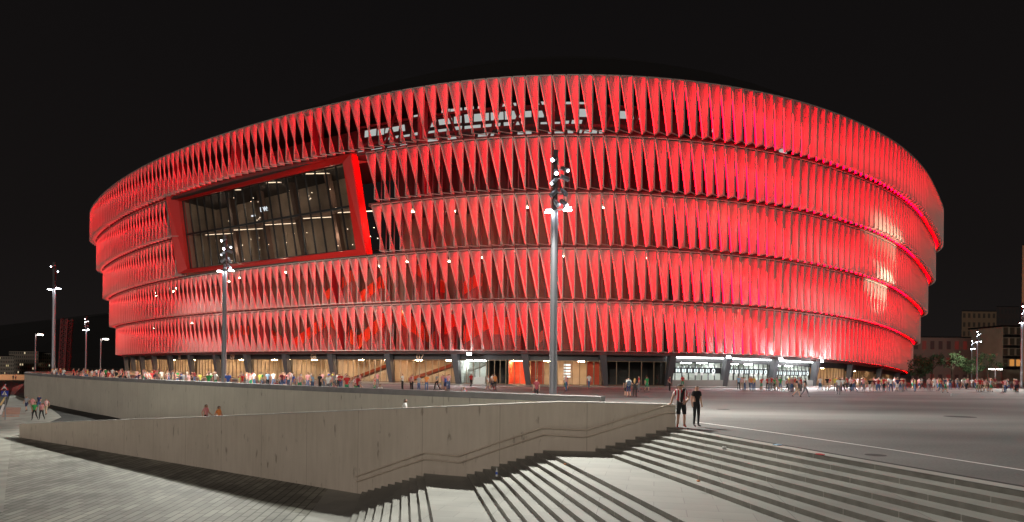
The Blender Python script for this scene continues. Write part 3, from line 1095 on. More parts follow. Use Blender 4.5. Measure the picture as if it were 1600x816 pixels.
# ------------------------------------------------------------------ ground, plaza, ramp, walls, stairs
RISE = 0.125
ZL = -28 * RISE
UP = [(1041.4, 669.7), (1025, 675.4), (1008.8, 680), (992.5, 685), (977.3, 689.7), (961.6, 694), (946, 698.8), (930.5, 702.5)]
MID = [(848.5, 702.5), (834.5, 707.6), (820.7, 711.6), (807, 716.5), (793.3, 720.6), (780.6, 724.7), (767.6, 728.9), (754.7, 733.2), (742, 737), (729.9, 740.8)]
LOW = [(662.3, 738.8), (650.7, 742.5), (639.7, 745.7), (628.9, 749.6), (617.7, 753.3), (606.9, 756.5), (596.5, 760.2), (586, 763.6), (575.6, 767.3), (566.3, 770.5)]
allpx = UP + MID + LOW
wallpts = []
for i, (x, y) in enumerate(allpx):
    wallpts.append(atz(x, y, -i * RISE))
# smooth plan line of the wall beside the stairs
KN = [atz(1050, 667.5, 0), atz(930.5, 702.5, -7 * RISE), atz(848.5, 702.5, -8 * RISE), atz(729.9, 740.8, -17 * RISE), atz(662.3, 738.8, -18 * RISE), atz(558, 772, ZL)]
Xs = np.array([k.x for k in KN]); Ys = np.array([k.y for k in KN])
co = np.polyfit(Xs, Ys, 2)
XB = float(KN[-1].x)
B0 = Vector((XB, float(np.polyval(co, XB)), 0))
E0 = atz(30, 683.5, ZL)
E0.z = 0


def wall_line(x):
    """depth of the front wall at plan position x"""
    if x >= XB:
        return float(np.polyval(co, x))
    return B0.y + (E0.y - B0.y) * (XB - x) / (XB - E0.x)


def wall_hit(px):
    x = 0.0
    a = ray(px, 700)[0]
    for _ in range(60):
        x = a * wall_line(x)
    return Vector((x, wall_line(x), 0))


EDGES = []          # (wall point, direction) of each nosing
SL = np.interp
for i, (x, y) in enumerate(allpx):
    z = -i * RISE
    p = wall_hit(x); p.z = z
    if i < 8: k = SL(i, [0, 7], [0.285, 0.222])
    elif i < 18: k = SL(i, [8, 17], [0.206, 0.172])
    else: k = SL(i, [18, 27], [0.172, 0.155])
    EDGES.append((p, float(k)))
NEAR = 5.5


def edge_near(i, d=NEAR):
    p, k = EDGES[i]
    return Vector((p.x + k * (p.y - d), d, p.z))


stairs = empty('staircase', (0, 18, ZL))
tag(stairs, 'broad pale stone staircase with two landings running down beside the concrete wall', 'stairs')
for i in range(28):
    p = EDGES[i][0] + Vector((0, .35, 0))
    q = edge_near(i)
    z0, z1 = -i * RISE, -(i + 1) * RISE
    # tread of the step below this riser
    mb = MB()
    nseg = 7

    def L(i, t, z):
        a = EDGES[i][0] + Vector((-EDGES[i][1] * .35, .35, 0)); b = edge_near(i)
        v = a.lerp(b, t); v.z = z
        return v
    if i < 27:
        for j in range(nseg):
            t0, t1 = j / nseg, (j + 1) / nseg
            mb.poly([L(i + 1, t0, z1), L(i + 1, t1, z1), L(i, t1, z1), L(i, t0, z1)], 0)
    for j in range(nseg):
        t0, t1 = j / nseg, (j + 1) / nseg
        ln = (edge_near(i) - EDGES[i][0]).length
        mb.poly([L(i, t0, z1), L(i, t1, z1), L(i, t1, z0), L(i, t0, z0)], 1, [(t0 * ln, i), (t1 * ln, i), (t1 * ln, i), (t0 * ln, i)])
    nm = 'landing' if i in (7, 17) else 'step'
    mb.build(nm, [M['landing'] if nm == 'landing' else M['stone'], M['riser']], stairs)

# ground sheet: lower level, reaching to the horizon
def gz(x, y):
    t = min(1, max(0, (y - 50) / 16))
    return ZL + t * 0.6


mb = MB()
xs = [-3000, -400, -160, -110, -90, -75, -62, -54, -48, -42, -36, -30, -20, -10, 0, 10, 60, 400, 3000]
ys = [-60, 0, 10, 20, 26, 32, 40, 46, 50, 54, 58, 62, 66, 75, 90, 120, 200, 500, 3500]
for i in range(len(xs) - 1):
    for j in range(len(ys) - 1):
        q = [(xs[i], ys[j]), (xs[i + 1], ys[j]), (xs[i + 1], ys[j + 1]), (xs[i], ys[j + 1])]
        mb.poly([(x, y, gz(x, y) - .05) for x, y in q])
tag(mb.build('ground', M['road'], None), kind='structure')


def sheet(name, poly, mat, dz=0.0, zf=gz, kind='structure', cell=None):
    """flat-ish polygon following the lower ground"""
    mb = MB()
    tri = tessellate_polygon([[Vector((x, y, 0)) for x, y in poly]])
    for t in tri:
        mb.poly([(poly[i][0], poly[i][1], zf(*poly[i]) + dz) for i in t])
    o = mb.build(name, mat, None)
    bm = bmesh.new(); bm.from_mesh(o.data)
    bmesh.ops.remove_doubles(bm, verts=bm.verts, dist=1e-4)
    bmesh.ops.subdivide_edges(bm, edges=bm.edges, cuts=3, use_grid_fill=True)
    for v in bm.verts:
        v.co.z = zf(v.co.x, v.co.y) + dz
    bmesh.ops.recalc_face_normals(bm, faces=bm.faces)
    for f in bm.faces:
        if f.normal.z < 0: f.normal_flip()
    bm.to_mesh(o.data); bm.free()
    return tag(o, kind=kind)


flat = lambda x, y: ZL
l27 = edge_near(27)
pw = EDGES[27][0]
# foreground pavement
cL = [atz(18, 683, ZL), atz(5, 800, ZL), atz(0, 830, ZL)]
poly = [(E0.x - 0.8, E0.y + 1.0), (cL[0].x, cL[0].y), (cL[1].x, cL[1].y), (-17.0, 17), (-12.0, 2), (l27.x + .2, 5.0), (l27.x - .05, l27.y), (pw.x, pw.y + .35), (B0.x, B0.y + .3)]
sheet('lower_pavement', poly, M['pave'], 0.004, flat)
# pale stone strip at the foot of the stairs
k27 = EDGES[27][1]
sheet('stone_strip', [(pw.x - 1.9, wall_line(pw.x - 1.9) - .02), (l27.x - 1.9, l27.y), (l27.x + .0, l27.y), (pw.x, pw.y)], M['landing'], 0.008, flat)
# side pavement at far left
sheet('side_pavement', [(E0.x - .8, E0.y + 1.0), (cL[0].x, cL[0].y), (cL[1].x, cL[1].y), (-22, 17), (-60, 17), (-64, 60), (atz(8, 640, -2.9).x, atz(8, 640, -2.9).y), (atz(20, 606, -2.9).x, atz(20, 606, -2.9).y), (atz(42, 597, -2.9).x, atz(42, 597, -2.9).y), (-84, 108), (-54, 75), (-45, 64)], M['sidewalk'], 0.002)
a, b, c, d = (atz(8, 637, -2.9), atz(33, 637, -2.9), atz(30, 651, -2.95), atz(3, 651, -2.95))
sheet('tactile_paving', [(a.x, a.y), (b.x, b.y), (c.x, c.y), (d.x, d.y)], M['red_pave'], 0.012)
for px0, px1, mat, nm in (((0, 634), (9, 620), 'yellow_paint', 'yellow_line'), ((0, 648), (6, 632), 'white_paint', 'white_line')):
    a, b = atz(*px0, -2.9), atz(*px1, -2.9)
    n_ = (b - a).cross(Vector((0, 0, 1))).normalized() * .12
    sheet(nm, [((a - n_).x, (a - n_).y), ((a + n_).x, (a + n_).y), ((b + n_).x, (b + n_).y), ((b - n_).x, (b - n_).y)], M[mat], 0.016)

# back wall (holds up the plaza)
BW = [(4.35, 31.3), (1.65, 33.4), (-3.8, 36.8), (-12.6, 42.6), (-27.0, 54.2), (-42.5, 66.5), (-54.5, 78), (-68, 91), (-79, 103), (-83.5, 110), (-86, 118), (-86, 140), (-86, 260)]


def smooth_line(P, n, it):
    P = resample(np.array(P, float), n)
    for _ in range(it):
        P[1:-1] = .25 * P[:-2] + .5 * P[1:-1] + .25 * P[2:]
    return P


BWs = smooth_line(BW, 120, 12)
bw_len = np.r_[0, np.cumsum(np.hypot(*np.diff(BWs, axis=0).T))]


def offs(P, d):
    T = np.gradient(P, axis=0); T /= np.hypot(*T.T)[:, None]
    return P + np.c_[T[:, 1], -T[:, 0]] * d


def wall_mesh(P, arc, thick, z0, z1, capz, name, mats):
    """wall along polyline P, its outer face on P; z0,z1 per point; a cap course on top"""
    I = offs(P, thick)
    mb = MB()
    n = len(P)
    for i in range(n - 1):
        uvq = [(arc[i], z0[i]), (arc[i + 1], z0[i + 1]), (arc[i + 1], z1[i + 1]), (arc[i], z1[i])]
        o0, o1, i0, i1 = P[i], P[i + 1], I[i], I[i + 1]
        mb.poly([(*o0, z0[i]), (*o1, z0[i + 1]), (*o1, z1[i + 1]), (*o0, z1[i])], 0, uvq)
        mb.poly([(*i1, z0[i + 1]), (*i0, z0[i]), (*i0, z1[i]), (*i1, z1[i + 1])], 0, uvq)
        mb.poly([(*o0, z1[i]), (*o1, z1[i + 1]), (*i1, z1[i + 1]), (*i0, z1[i])], 0, uvq)
    for e_ in (0, n - 1):
        mb.poly([(*P[e_], z0[e_]), (*I[e_], z0[e_]), (*I[e_], z1[e_]), (*P[e_], z1[e_])], 0,
                [(0, z0[e_]), (thick, z0[e_]), (thick, z1[e_]), (0, z1[e_])])
    root = mb.build(name, mats[0], None)
    if capz:
        O2, I2 = offs(P, -.04), offs(P, thick + .04)
        mb = MB()
        for i in range(n - 1):
            for (a, b, za, zb) in ((O2, O2, 0, 1), (I2, I2, 1, 0)):
                lo, hi = (z1[i] + .002, z1[i + 1] + .002), (z1[i] + capz, z1[i + 1] + capz)
                mb.poly([(*a[i], lo[0]), (*a[i + 1], lo[1]), (*a[i + 1], hi[1]), (*a[i], hi[0])])
            mb.poly([(*O2[i], z1[i] + capz), (*O2[i + 1], z1[i + 1] + capz), (*I2[i + 1], z1[i + 1] + capz), (*I2[i], z1[i] + capz)])
            mb.poly([(*O2[i], z1[i] + .002), (*O2[i + 1], z1[i + 1] + .002), (*I2[i + 1], z1[i + 1] + .002), (*I2[i], z1[i] + .002)])
        for e_ in (0, n - 1):
            mb.poly([(*O2[e_], z1[e_] + .002), (*I2[e_], z1[e_] + .002), (*I2[e_], z1[e_] + capz), (*O2[e_], z1[e_] + capz)])
        c = mb.build('cap', mats[1], None)
        c.parent = root
    return root


nB = len(BWs)
z1 = [0.66] * nB
z0 = [-3.6] * nB
bwall = wall_mesh(BWs, bw_len, 0.45, z0, z1, 0.34, 'plaza_wall', [M['back_wall'], M['cap']])
tag(bwall, 'long curved grey concrete wall with darker cap, in front of the crowd', 'wall')

# front wall beside ramp and stairs
FW = []
for px in (1055, 1000, 940, 875, 820, 760, 700, 630, 558):
    p = wall_hit(px); FW.append((p.x, p.y))
for t in (.12, .25, .4, .55, .7, .85, 1):
    FW.append((B0.x + (E0.x - B0.x) * t, B0.y + (E0.y - B0.y) * t))
FW = np.array(FW)
TOPF = [(1055, 631.5), (940, 628.6), (875, 627.3), (700, 634.6), (558, 640.2), (440, 645.5), (300, 651.8), (150, 656.5), (30, 662)]
tx_ = [t[0] for t in TOPF][::-1]; ty_ = [t[1] for t in TOPF][::-1]
ztop = []
for x, y in FW:
    px = proj((x, y, 0))[0]
    for _ in range(4):
        py = np.interp(px, tx_, ty_)
        z = CAM_Z + ray(px, py)[1] * y
        px = proj((x, y, z))[0]
    ztop.append(float(z))
fw_len = np.r_[0, np.cumsum(np.hypot(*np.diff(FW, axis=0).T))]
fwall = wall_mesh(FW, fw_len, 0.30, [-3.6] * len(FW), [z - .05 for z in ztop], 0.05, 'ramp_wall', [M['front_wall'], plain('pale_wall_top', (.5, .49, .46), .7)])
tag(fwall, 'tall brown concrete wall beside the stairs, tapering down to the left', 'wall')

# ramp between both walls
mb = MB()
I = offs(FW, .3)
nr = 14
fl = np.linspace(0, fw_len[-1], nr)
for i in range(nr - 1):
    q = []
    for j in (i, i + 1):
        t = fl[j] / fw_len[-1]
        fp = (np.interp(fl[j], fw_len, FW[:, 0]), np.interp(fl[j], fw_len, FW[:, 1]))
        zz = np.interp(fl[j], fw_len, ztop)
        bl = np.interp(t, [0, .18, 1], [0, 2.0, 60])
        bp = (np.interp(bl, bw_len, BWs[:, 0]), np.interp(bl, bw_len, BWs[:, 1]))
        q.append((fp, bp, min(0.0, zz - 1.0) - .002))
    (f0, b0, za), (f1, b1, zb) = q
    mb.poly([(*f1, zb), (*f0, za), (*b0, za), (*b1, zb)])
ramp = tag(mb.build('ramp', M['ramp'], None), kind='structure')

# plaza
BWi = offs(BWs, .3)
e0, n0 = EDGES[0][0], edge_near(0, -40)
plz = [(float(p[0]), float(p[1])) for p in BWi[::4]]          # from the end of the wall to the far left
plz += [(-86, 900), (1500, 900), (1500, -40), (n0.x, n0.y), (e0.x - .04, e0.y + .0), (FW[0][0], FW[0][1] + .1), (4.4, wall_line(4.4) + .2)]
mb = MB()
for t in tessellate_polygon([[Vector((x, y, 0)) for x, y in plz]]):
    q = [Vector((plz[i][0], plz[i][1], 0)) for i in t]
    if (q[1] - q[0]).cross(q[2] - q[0]).z < 0: q = q[::-1]
    mb.poly(q)
tag(mb.build('plaza', M['asphalt'], None), kind='structure')
# pale stone edge course along the top of the stairs
mb = MB()
p, q = EDGES[0][0].copy(), edge_near(0, 4)
d = (q - p).normalized(); n_ = Vector((-d.y, d.x, 0)); n_ = n_ if n_.x > 0 else -n_
mb.poly([p, q, q + n_ * .42, p + n_ * .42]); mb.v = [(x, y, z + .004) for x, y, z in mb.v]
tag(mb.build('stair_edge', M['stone'], None), kind='structure')
mb = MB()
mb.poly([p + n_ * .42, q + n_ * .42, q + n_ * .60, p + n_ * .60]); mb.v = [(x, y, z + .005) for x, y, z in mb.v]
tag(mb.build('drain_channel', M['drain'], None), kind='structure')
# white line across the plaza
mb = MB()
LP = [atz(1085, 659.5, 0), atz(1150, 668, 0), atz(1250, 682, 0), atz(1400, 704, 0), atz(1602, 735.5, 0), atz(1700, 751, 0)]
for a, b in zip(LP, LP[1:]):
    n_ = (b - a).cross(Vector((0, 0, 1))).normalized() * .06
    mb.poly([a - n_ + Vector((0, 0, .006)), b - n_ + Vector((0, 0, .006)), b + n_ + Vector((0, 0, .006)), a + n_ + Vector((0, 0, .006))])
tag(mb.build('plaza_line', M['white_paint'], None), kind='structure')

for x, y, r_ in ((1500, 651.5, .75), (1368, 711.5, .28), (1130, 640, .4)):
    c = atz(x, y, 0)
    mb = MB()
    mb.poly([(c.x + r_ * math.cos(q * math.pi / 12), c.y + r_ * math.sin(q * math.pi / 12), .007) for q in range(24)])
    tag(mb.build('manhole_cover', M['drain'], None), kind='structure')
# bench ledge behind the plaza wall, and the sill strip of paving in front of the stadium
sel = (bw_len > 4) & (bw_len < 80)
Pb = offs(BWs, .5)[sel]; Pc = offs(BWs, 1.0)[sel]
mb = MB()
for i in range(len(Pb) - 1):
    lo = [(*Pb[i], 0), (*Pb[i + 1], 0), (*Pc[i + 1], 0), (*Pc[i], 0)]
    mb.hexa([Vector(x) for x in lo] + [Vector((x[0], x[1], .45)) for x in lo])
tag(mb.build('stone_bench', M['cap'], None), 'low stone bench along the inside of the curved grey wall', 'bench')

# handrail on the front wall
RU = [(555.5, 744.9), (662, 708), (715.6, 713), (846.9, 668.8), (916.3, 671.8), (1043.8, 633), (1056, 634.2)]
RL = [(556, 753), (662, 717.5), (717.5, 723), (848.8, 679), (914, 683), (1043.8, 644), (1056, 645.5)]
hr = empty('handrail', (0, 26, ZL))
tag(hr, 'double steel handrail stepping up along the brown concrete wall', 'handrail')
for rr in (RU, RL):
    P = []
    for x, y in rr:
        w = wall_hit(x)
        P.append(at(x, y, w.y - .16))
    mb = MB(); mb.tube(P, .030, 8)
    mb.build('rail', M['rail'], hr, smooth=True)
    mb = MB()
    for a, b in zip(P, P[1:]):
        n_ = max(1, int((b - a).length / 1.4))
        for j in range(n_):
            c = a.lerp(b, (j + .5) / n_)
            mb.tube([c, c + Vector((0, .02, -.07)), c + Vector((0, .17, -.08))], .010, 6)
    mb.build('bracket', M['rail'], hr)


# ------------------------------------------------------------------ lamp masts
HEADS = [(-.10, 18.72, 2), (.72, 17.95, 1), (.02, 17.75, 2), (.72, 17.3, 0), (-.12, 17.05, 1), (-.14, 16.15, 0), (.66, 16.25, 0), (.1, 15.45, 0), (.66, 15.45, 1)]
BIG = [(-.45, 14.85), (.93, 15.0)]
MS = 14.6 / 19.4


def make_mast():
    root = empty('lamp_mast', (0, 0, 0))
    mb = MB(); mb.tube([(0, 0, 0), (0, 0, 7), (0, 0, 14.9)], [.30, .28, .25], 10)
    mb.tube([(0, 0, 0), (0, 0, .05)], .55, 10)
    mb.build('pole', M['steel'], root, smooth=False)
    mb = MB(); mb.box((0, 0, 17.2), (.34, .34, 4.5)); mb.build('head_post', M['black'], root)
    ang = [(-.5, -.7, -.5), (.6, -.6, -.5), (.1, -.8, -.6), (.8, .3, -.3), (-.6, -.5, -.7), (-.7, -.3, -.7), (.5, -.5, -.8), (.4, -.6, -.8), (.7, -.4, -.7)]
    for (dx, z, lit), d in zip(HEADS, ang):
        d = Vector(d).normalized()
        c = Vector((dx, -.25, z))
        mb = MB()
        mb.tube([c - d * .38, c + d * .30], [.15, .19], 10)
        mb.bar((math.copysign(.15, dx), -.1, z), c, .07)
        o = mb.build('spotlight', M['steel'], root)
        l_ = MB(); l_.tube([c + d * .302, c + d * .33], [.11, .11], 10)
        x = l_.build('lens', (M['lens_off'], M['lens_small'], M['lens'])[lit], None)
        x.parent = o
    for dx, z in BIG:
        mb = MB()
        mb.box((dx, -.3, z), (.5, .5, .14)); mb.bar((0, -.1, z - .05), (dx, -.3, z), .09)
        o = mb.build('floodlight', M['steel'], root)
        l_ = MB()
        l_.poly([(dx - .3, -.55, z - .10), (dx - .3, -.02, z - .10), (dx + .3, -.02, z - .10), (dx + .3, -.55, z - .10)])
        l_.poly([(dx - .22, -.56, z - .10), (dx + .22, -.56, z - .10), (dx + .22, -.56, z + .03), (dx - .22, -.56, z + .03)])
        x = l_.build('lens', M['lens'], None)
        x.parent = o
    return root


mast = make_mast()


def spot(name, loc, target, energy, size, blend=.6, soft=.25, col=(1, .98, .89)):
    ld = bpy.data.lights.new(name, 'SPOT')
    ld.energy = energy; ld.spot_size = R(size); ld.spot_blend = blend; ld.shadow_soft_size = soft; ld.color = col
    o = bpy.data.objects.new(name, ld); C.objects.link(o)
    o.location = loc
    o.rotation_euler = (Vector(target) - Vector(loc)).to_track_quat('-Z', 'Y').to_euler()
    return o


def base_at(x, topy, D):
    p = at(x, topy, D)
    return Vector((p.x, D, 0))


MASTS = [(868, 235, 36.0, 1, 'tall grey lamp mast with many spotlights standing before the middle of the stadium'),
         (352, 365, 60.0, 1, 'grey lamp mast glowing white below the big window of the stadium'),
         (85, 412, 112.0, 1.38, 'dark slim lamp mast left of the stadium, taller than its neighbours there'),
         (135, 495, 164.0, 1, 'thin distant lamp mast between the red pylon and the stadium'),
         (1527, 515, 177.0, 1, 'distant lamp mast before the buildings, the taller of the pair'),
         (1518.5, 531, 228.0, 1, 'distant lamp mast before the buildings, the shorter of the pair'),
         (1470, 547, 250.0, .8, 'small far lamp mast standing alone beside the right edge of the stadium'),
         (1597.5, 470, 110.0, 1, 'lamp mast cut by the right edge of the photo, before the orange slab')]
mroots = []
for j, (x, y, D, sc_, lab) in enumerate(MASTS):
    o = mast if j == 0 else copy_tree(mast)
    o.location = base_at(x, y, D)
    if j == 2:                                            # the dark slim mast carries only two heads near its top
        for ch in [c for c in o.children if c.name.startswith('spotlight')][2:]:
            for g_ in list(ch.children): bpy.data.objects.remove(g_)
            bpy.data.objects.remove(ch)
    k = sc_ * MS
    o.scale = (k, k, k)
    tag(o, lab, 'lamp mast', 'lamp masts around the plaza')
    mroots.append(o)
m1, m2, m3, m5 = mroots[0].location, mroots[1].location, mroots[2].location, mroots[7].location


def hd(x, y, z):
    return Vector((x, y, z)) * MS


spot('mast_flood', m1 + hd(-.45, -.95, 14.6), (-4, 24, -3), 9500, 140, .7)
spot('mast_flood', m1 + hd(.93, -.95, 14.75), (10, 22, 0), 10500, 140, .7)
spot('mast_flood', m1 + hd(.95, -.6, 15.2), (24, 46, 0), 25000, 115, .8)
spot('mast_flood', m2 + hd(-.45, -.95, 14.6), (-28, 36, -3), 30000, 135, .7)
spot('mast_flood', m5 + hd(-.6, -.95, 14.6), (48, 50, 0), 52000, 100, .9)
spot('mast_flood', m3 + hd(.4, -.95, 14.6) * 1.38, (-60, 100, 0), 12000, 135, .8)
spot('mast_flood', m1 + hd(.5, .6, 16.5), (8, 62, 0), 13000, 130, .8)
spot('mast_flood', m2 + hd(.5, .6, 16.5), (-33, 74, 0), 24000, 140, .8)
spot('mast_flood', mroots[4].location + hd(.4, .6, 16), (175, 235, 8), 26000, 120, .8, .3, (1, .85, .68))  # flood added at the far mast to brighten the buildings behind
# mast spotlights washing the facade; the narrow beams are added to make pale patches
spot('patch_beam', m5 + hd(-.6, .6, 17.0), at(1372, 380, 108), 75000, 24, .45, .1, (1, .80, .52))
spot('patch_beam', m5 + hd(-.6, .6, 16.4), at(1350, 450, 110), 75000, 20, .45, .1, (1, .82, .56))
spot('mast_wash', m1 + hd(.5, .6, 17.3), (-20, 92, 6), 9500, 96, .9, .3, (1, .86, .70))
spot('mast_wash', m2 + hd(.5, .6, 17.3), (-46, 112, 7), 15000, 110, .9, .3, (1, .86, .70))
spot('mast_wash', m5 + hd(-.6, .6, 16.0), (78, 125, 13), 900, 60, .9, .3, (1, .84, .66))
spot('mast_wash', m3 + hd(.4, .6, 16.0) * 1.38, (-95, 150, 14), 4500, 60, .9, .3, (1, .86, .70))

# ------------------------------------------------------------------ small street lamps at far left and right
def street_lamp(x, ytop, ybase, D, arm, label):
    b = at(x, ybase, D); h = at(x, ytop, D).z
    root = empty('street_lamp', (b.x, b.y, 0))
    mb = MB(); mb.tube([(b.x, b.y, 0), (b.x, b.y, h)], [.16, .10], 8)
    mb.build('pole', M['steel'], root)
    for dx in arm:
        mb = MB()
        mb.bar((b.x, b.y, h - .1), (b.x + dx, b.y, h), .10)
        mb.box((b.x + dx * 1.2, b.y, h), (1.2, .5, .2))
        o = mb.build('lamp_head', M['steel'], root)
        l_ = MB(); l_.box((b.x + dx * 1.2, b.y - .1, h - .18), (1.1, .5, .14))
        c = l_.build('lens', M['lens_warm'], None); c.parent = o
    return tag(root, label, 'street lamp', 'street lamps beyond the plaza')


street_lamp(55, 522, 580, 150, (1.0,), 'slim street lamp left of the dark mast, before the apartment blocks')
street_lamp(157, 529, 575, 150, (1.0,), 'slim street lamp between the thin mast and the stadium')
street_lamp(1555, 576, 592, 170, (-.9, .9), 'low two-armed street lamp before the balcony building')

# ------------------------------------------------------------------ far buildings
def block(name, x0, x1, ytop, D, depth, mat, label, cat='apartment block', yb=None, z0=-3.0):
    p, q = at(x0, ytop, D), at(x1, ytop, D)
    zt = (p.z + q.z) / 2
    root = empty(name, ((p.x + q.x) / 2, D, z0))
    mb = MB()
    c = [(p.x, D), (q.x, D), (q.x * (D + depth) / D, D + depth), (p.x * (D + depth) / D, D + depth)]
    for i in range(4):
        a, b = c[i], c[(i + 1) % 4]
        mb.poly([(*a, z0), (*b, z0), (*b, zt), (*a, zt)], 0, [(0, 0), (1, 0), (1, 1), (0, 1)])
    mb.build('wall', mat, root)
    mb = MB(); mb.hexa([Vector((*a, zt + .003)) for a in c] + [Vector((*a, zt + .5)) for a in c])
    mb.build('roof', M['roof'], root)
    return tag(root, label, cat)


wg = window_grid
block('apartment_block', -4, 22, 557, 300, 20, wg('block_a', (.22, .20, .16), (.03, .03, .03), (1, .8, .4), 10, 5, .12, .5), 'low pale apartment block at the left edge with small lit windows')
block('apartment_block', 14, 60, 549, 330, 20, wg('block_b', (.16, .14, .11), (.03, .03, .03), (1, .8, .5), 14, 6, .10, .7), 'brown apartment block behind the slim street lamp')
block('apartment_block', 60, 79, 552, 340, 20, wg('block_c', (.19, .18, .15), (.03, .03, .03), (.9, .9, .6), 6, 6, .05, .5), 'narrow grey apartment block left of the red pylon')
block('long_building', 1425, 1540, 528, 240, 30, wg('block_d', (.12, .07, .06), (.05, .02, .02), (.6, .05, .03), 9, 3, .22, .10), 'long dark reddish building with tall window bays beside the stadium', 'building')
block('apartment_block', 1503, 1557, 487, 340, 20, wg('block_e', (.15, .10, .06), (.04, .03, .02), (1, .7, .3), 7, 8, .03, .8), 'tall dim brown apartment tower behind the distant masts')
block('apartment_block', 1557, 1592, 480, 380, 20, wg('block_f', (.03, .022, .02), (.02, .02, .02), (1, .6, .15), 6, 8, .035, 1.3), 'dark tower block with one orange lit window')
block('gable_building', 1541, 1563, 522, 235, 18, plain('reddish_gable', (.14, .08, .07), .8), 'plain reddish gable building between the masts and the balcony building', 'building')
block('slab_tower', 1597.5, 1640, 384, 200, 20, plain('orange_slab', (.30, .14, .07), .8, noise=.15, scale=.1), 'tall orange-brown slab tower cut by the right edge', 'tower')
# building with balconies
D = 225
root = empty('balcony_building', (at(1580, 600, D).x, D, 0))
tag(root, 'pale building with dark balconies and two orange lit windows near the right edge', 'building')
p, q = at(1566, 511, D), at(1597, 511, D)
mb = MB(); mb.box(((p.x + q.x) / 2, D + 8, p.z / 2), (q.x - p.x, 16, p.z)); mb.build('wall', plain('pale_facade', (.34, .30, .24), .8, noise=.15, scale=.2), root)
mb = MB(); mb.box(((p.x + q.x) / 2, D + 8, p.z + .3), (q.x - p.x + .8, 16.8, .6)); mb.build('roof', M['roof'], root)
hh = p.z - 4
for r in range(4):
    for c_ in range(3):
        cx = p.x + (q.x - p.x) * (c_ + .5) / 3
        z = 4.5 + hh * r / 4
        mb = MB(); mb.box((cx, D - .6, z + .1), (1.7, 1.2, 1.0)); mb.build('balcony', M['black'], root)
        lit = (r == 1 - 0 and c_ > 0 and r == 1) or (r == 0 and c_ > 0)
        lit = r == 0 and c_ > 0
        mb = MB(); mb.box((cx, D - .05, z + 1.9), (1.5, .16, 2.3))
        mb.build('window', glow('lit_window', (1, .42, .10), .55) if lit else plain('dim_window', (.10, .085, .07), .3), root)
# red lattice pylon at left
D = 190
root = empty('lattice_pylon', (at(100, 575, D).x, D, 0))
tag(root, 'leaning red lattice pylon left of the stadium', 'pylon')
b0, b1, t0, t1 = at(92, 578, D), at(101, 578, D), at(96, 498, D), at(106, 498, D)
mr = plain('red_steel', (.13, .025, .025), .7)
for nm, pr in (('leg', (b0, t0)), ('leg', (b1, t1)), ('leg', (b0 + Vector((0, 2, 0)), t0 + Vector((0, 2, 0)))), ('leg', (b1 + Vector((0, 2, 0)), t1 + Vector((0, 2, 0))))):
    mb = MB(); mb.bar(pr[0], pr[1], .35); mb.build(nm, mr, root)
mb = MB()
for j in range(12):
    a, b = j / 12, (j + 1) / 12
    for dy in (0, 2):
        o_ = Vector((0, dy, 0))
        mb.bar(b0.lerp(t0, a) + o_, b1.lerp(t1, b) + o_, .2); mb.bar(b1.lerp(t1, a) + o_, b0.lerp(t0, b) + o_, .2)
        mb.bar(b0.lerp(t0, a) + o_, b1.lerp(t1, a) + o_, .2)
mb.build('bracing', mr, root)
# far bridge lights? a low peach wall along the road at far left
a, b = at(-40, 594.0, 205), at(46, 594.0, 205)
mb = MB()
dz = at(0, 585.5, a.y).z
mb.bar((a.x, a.y, (dz - 2.9) / 2), (b.x, a.y + 4, (dz - 2.9) / 2), .4, dz + 2.9, (0, 0, 1))
tag(mb.build('low_wall', M['peach'], None), 'long low peach coloured wall along the road at the left edge', 'wall')
spot('street_glow', (b.x - 14, a.y - 9, 9), (b.x - 16, a.y + 3, 0), 9000, 120, .6, .3, (1, .72, .45))
# hills
mb = MB()
hp = [(-1400, 30), (-1100, 120), (-900, 150), (-700, 110), (-560, 70), (-420, 40), (-200, 10)]
for (xa, za), (xb, zb) in zip(hp, hp[1:]):
    for (d0, s0), (d1, s1) in zip(((1150, 0), (1350, .7), (1600, 1)), ((1350, .7), (1600, 1), (2200, .2))):
        mb.poly([(xa, d0, za * s0 - 3), (xb, d0, zb * s0 - 3), (xb, d1, zb * s1 - 3), (xa, d1, za * s1 - 3)])
tag(mb.build('hills', M['far_hill'], None), kind='structure')


# ------------------------------------------------------------------ trees
def tree(x, ybase, D, h, w, label, seed):
    b = at(x, ybase, D)
    rt = random.Random(seed)
    root = empty('tree', (b.x, b.y, 0))
    tag(root, label, 'tree', 'dark trees before the buildings')
    mb = MB(); mb.tube([(b.x, b.y, 0), (b.x + .1, b.y, h * .45), (b.x, b.y, h * .75)], [.22, .16, .06], 7)
    for q in range(5):
        an = rt.uniform(0, 6.28)
        mb.tube([(b.x, b.y, h * .4), (b.x + math.cos(an) * w * .35, b.y + math.sin(an) * w * .35, h * rt.uniform(.6, .85))], [.10, .03], 5)
    mb.build('trunk', M['bark'], root)
    mb = MB()
    clumps = [(rt.gauss(0, w * .28), rt.gauss(0, w * .28), h * rt.uniform(.4, .95), rt.uniform(.5, 1.1)) for _ in range(18)]
    for _ in range(900):
        cx, cy, cz, cr = rt.choice(clumps)
        p = Vector((b.x + cx, b.y + cy, cz)) + Vector((rt.gauss(0, 1), rt.gauss(0, 1), rt.gauss(0, .8))) * cr * .55
        u = Vector((rt.gauss(0, 1), rt.gauss(0, 1), rt.gauss(0, 1))).normalized() * .24
        v = u.cross(Vector((rt.gauss(0, 1), rt.gauss(0, 1), rt.gauss(0, 1)))).normalized() * .15
        mb.poly([p - u, p + v, p + u, p - v])
    mb.build('crown', M['leaf'], root)


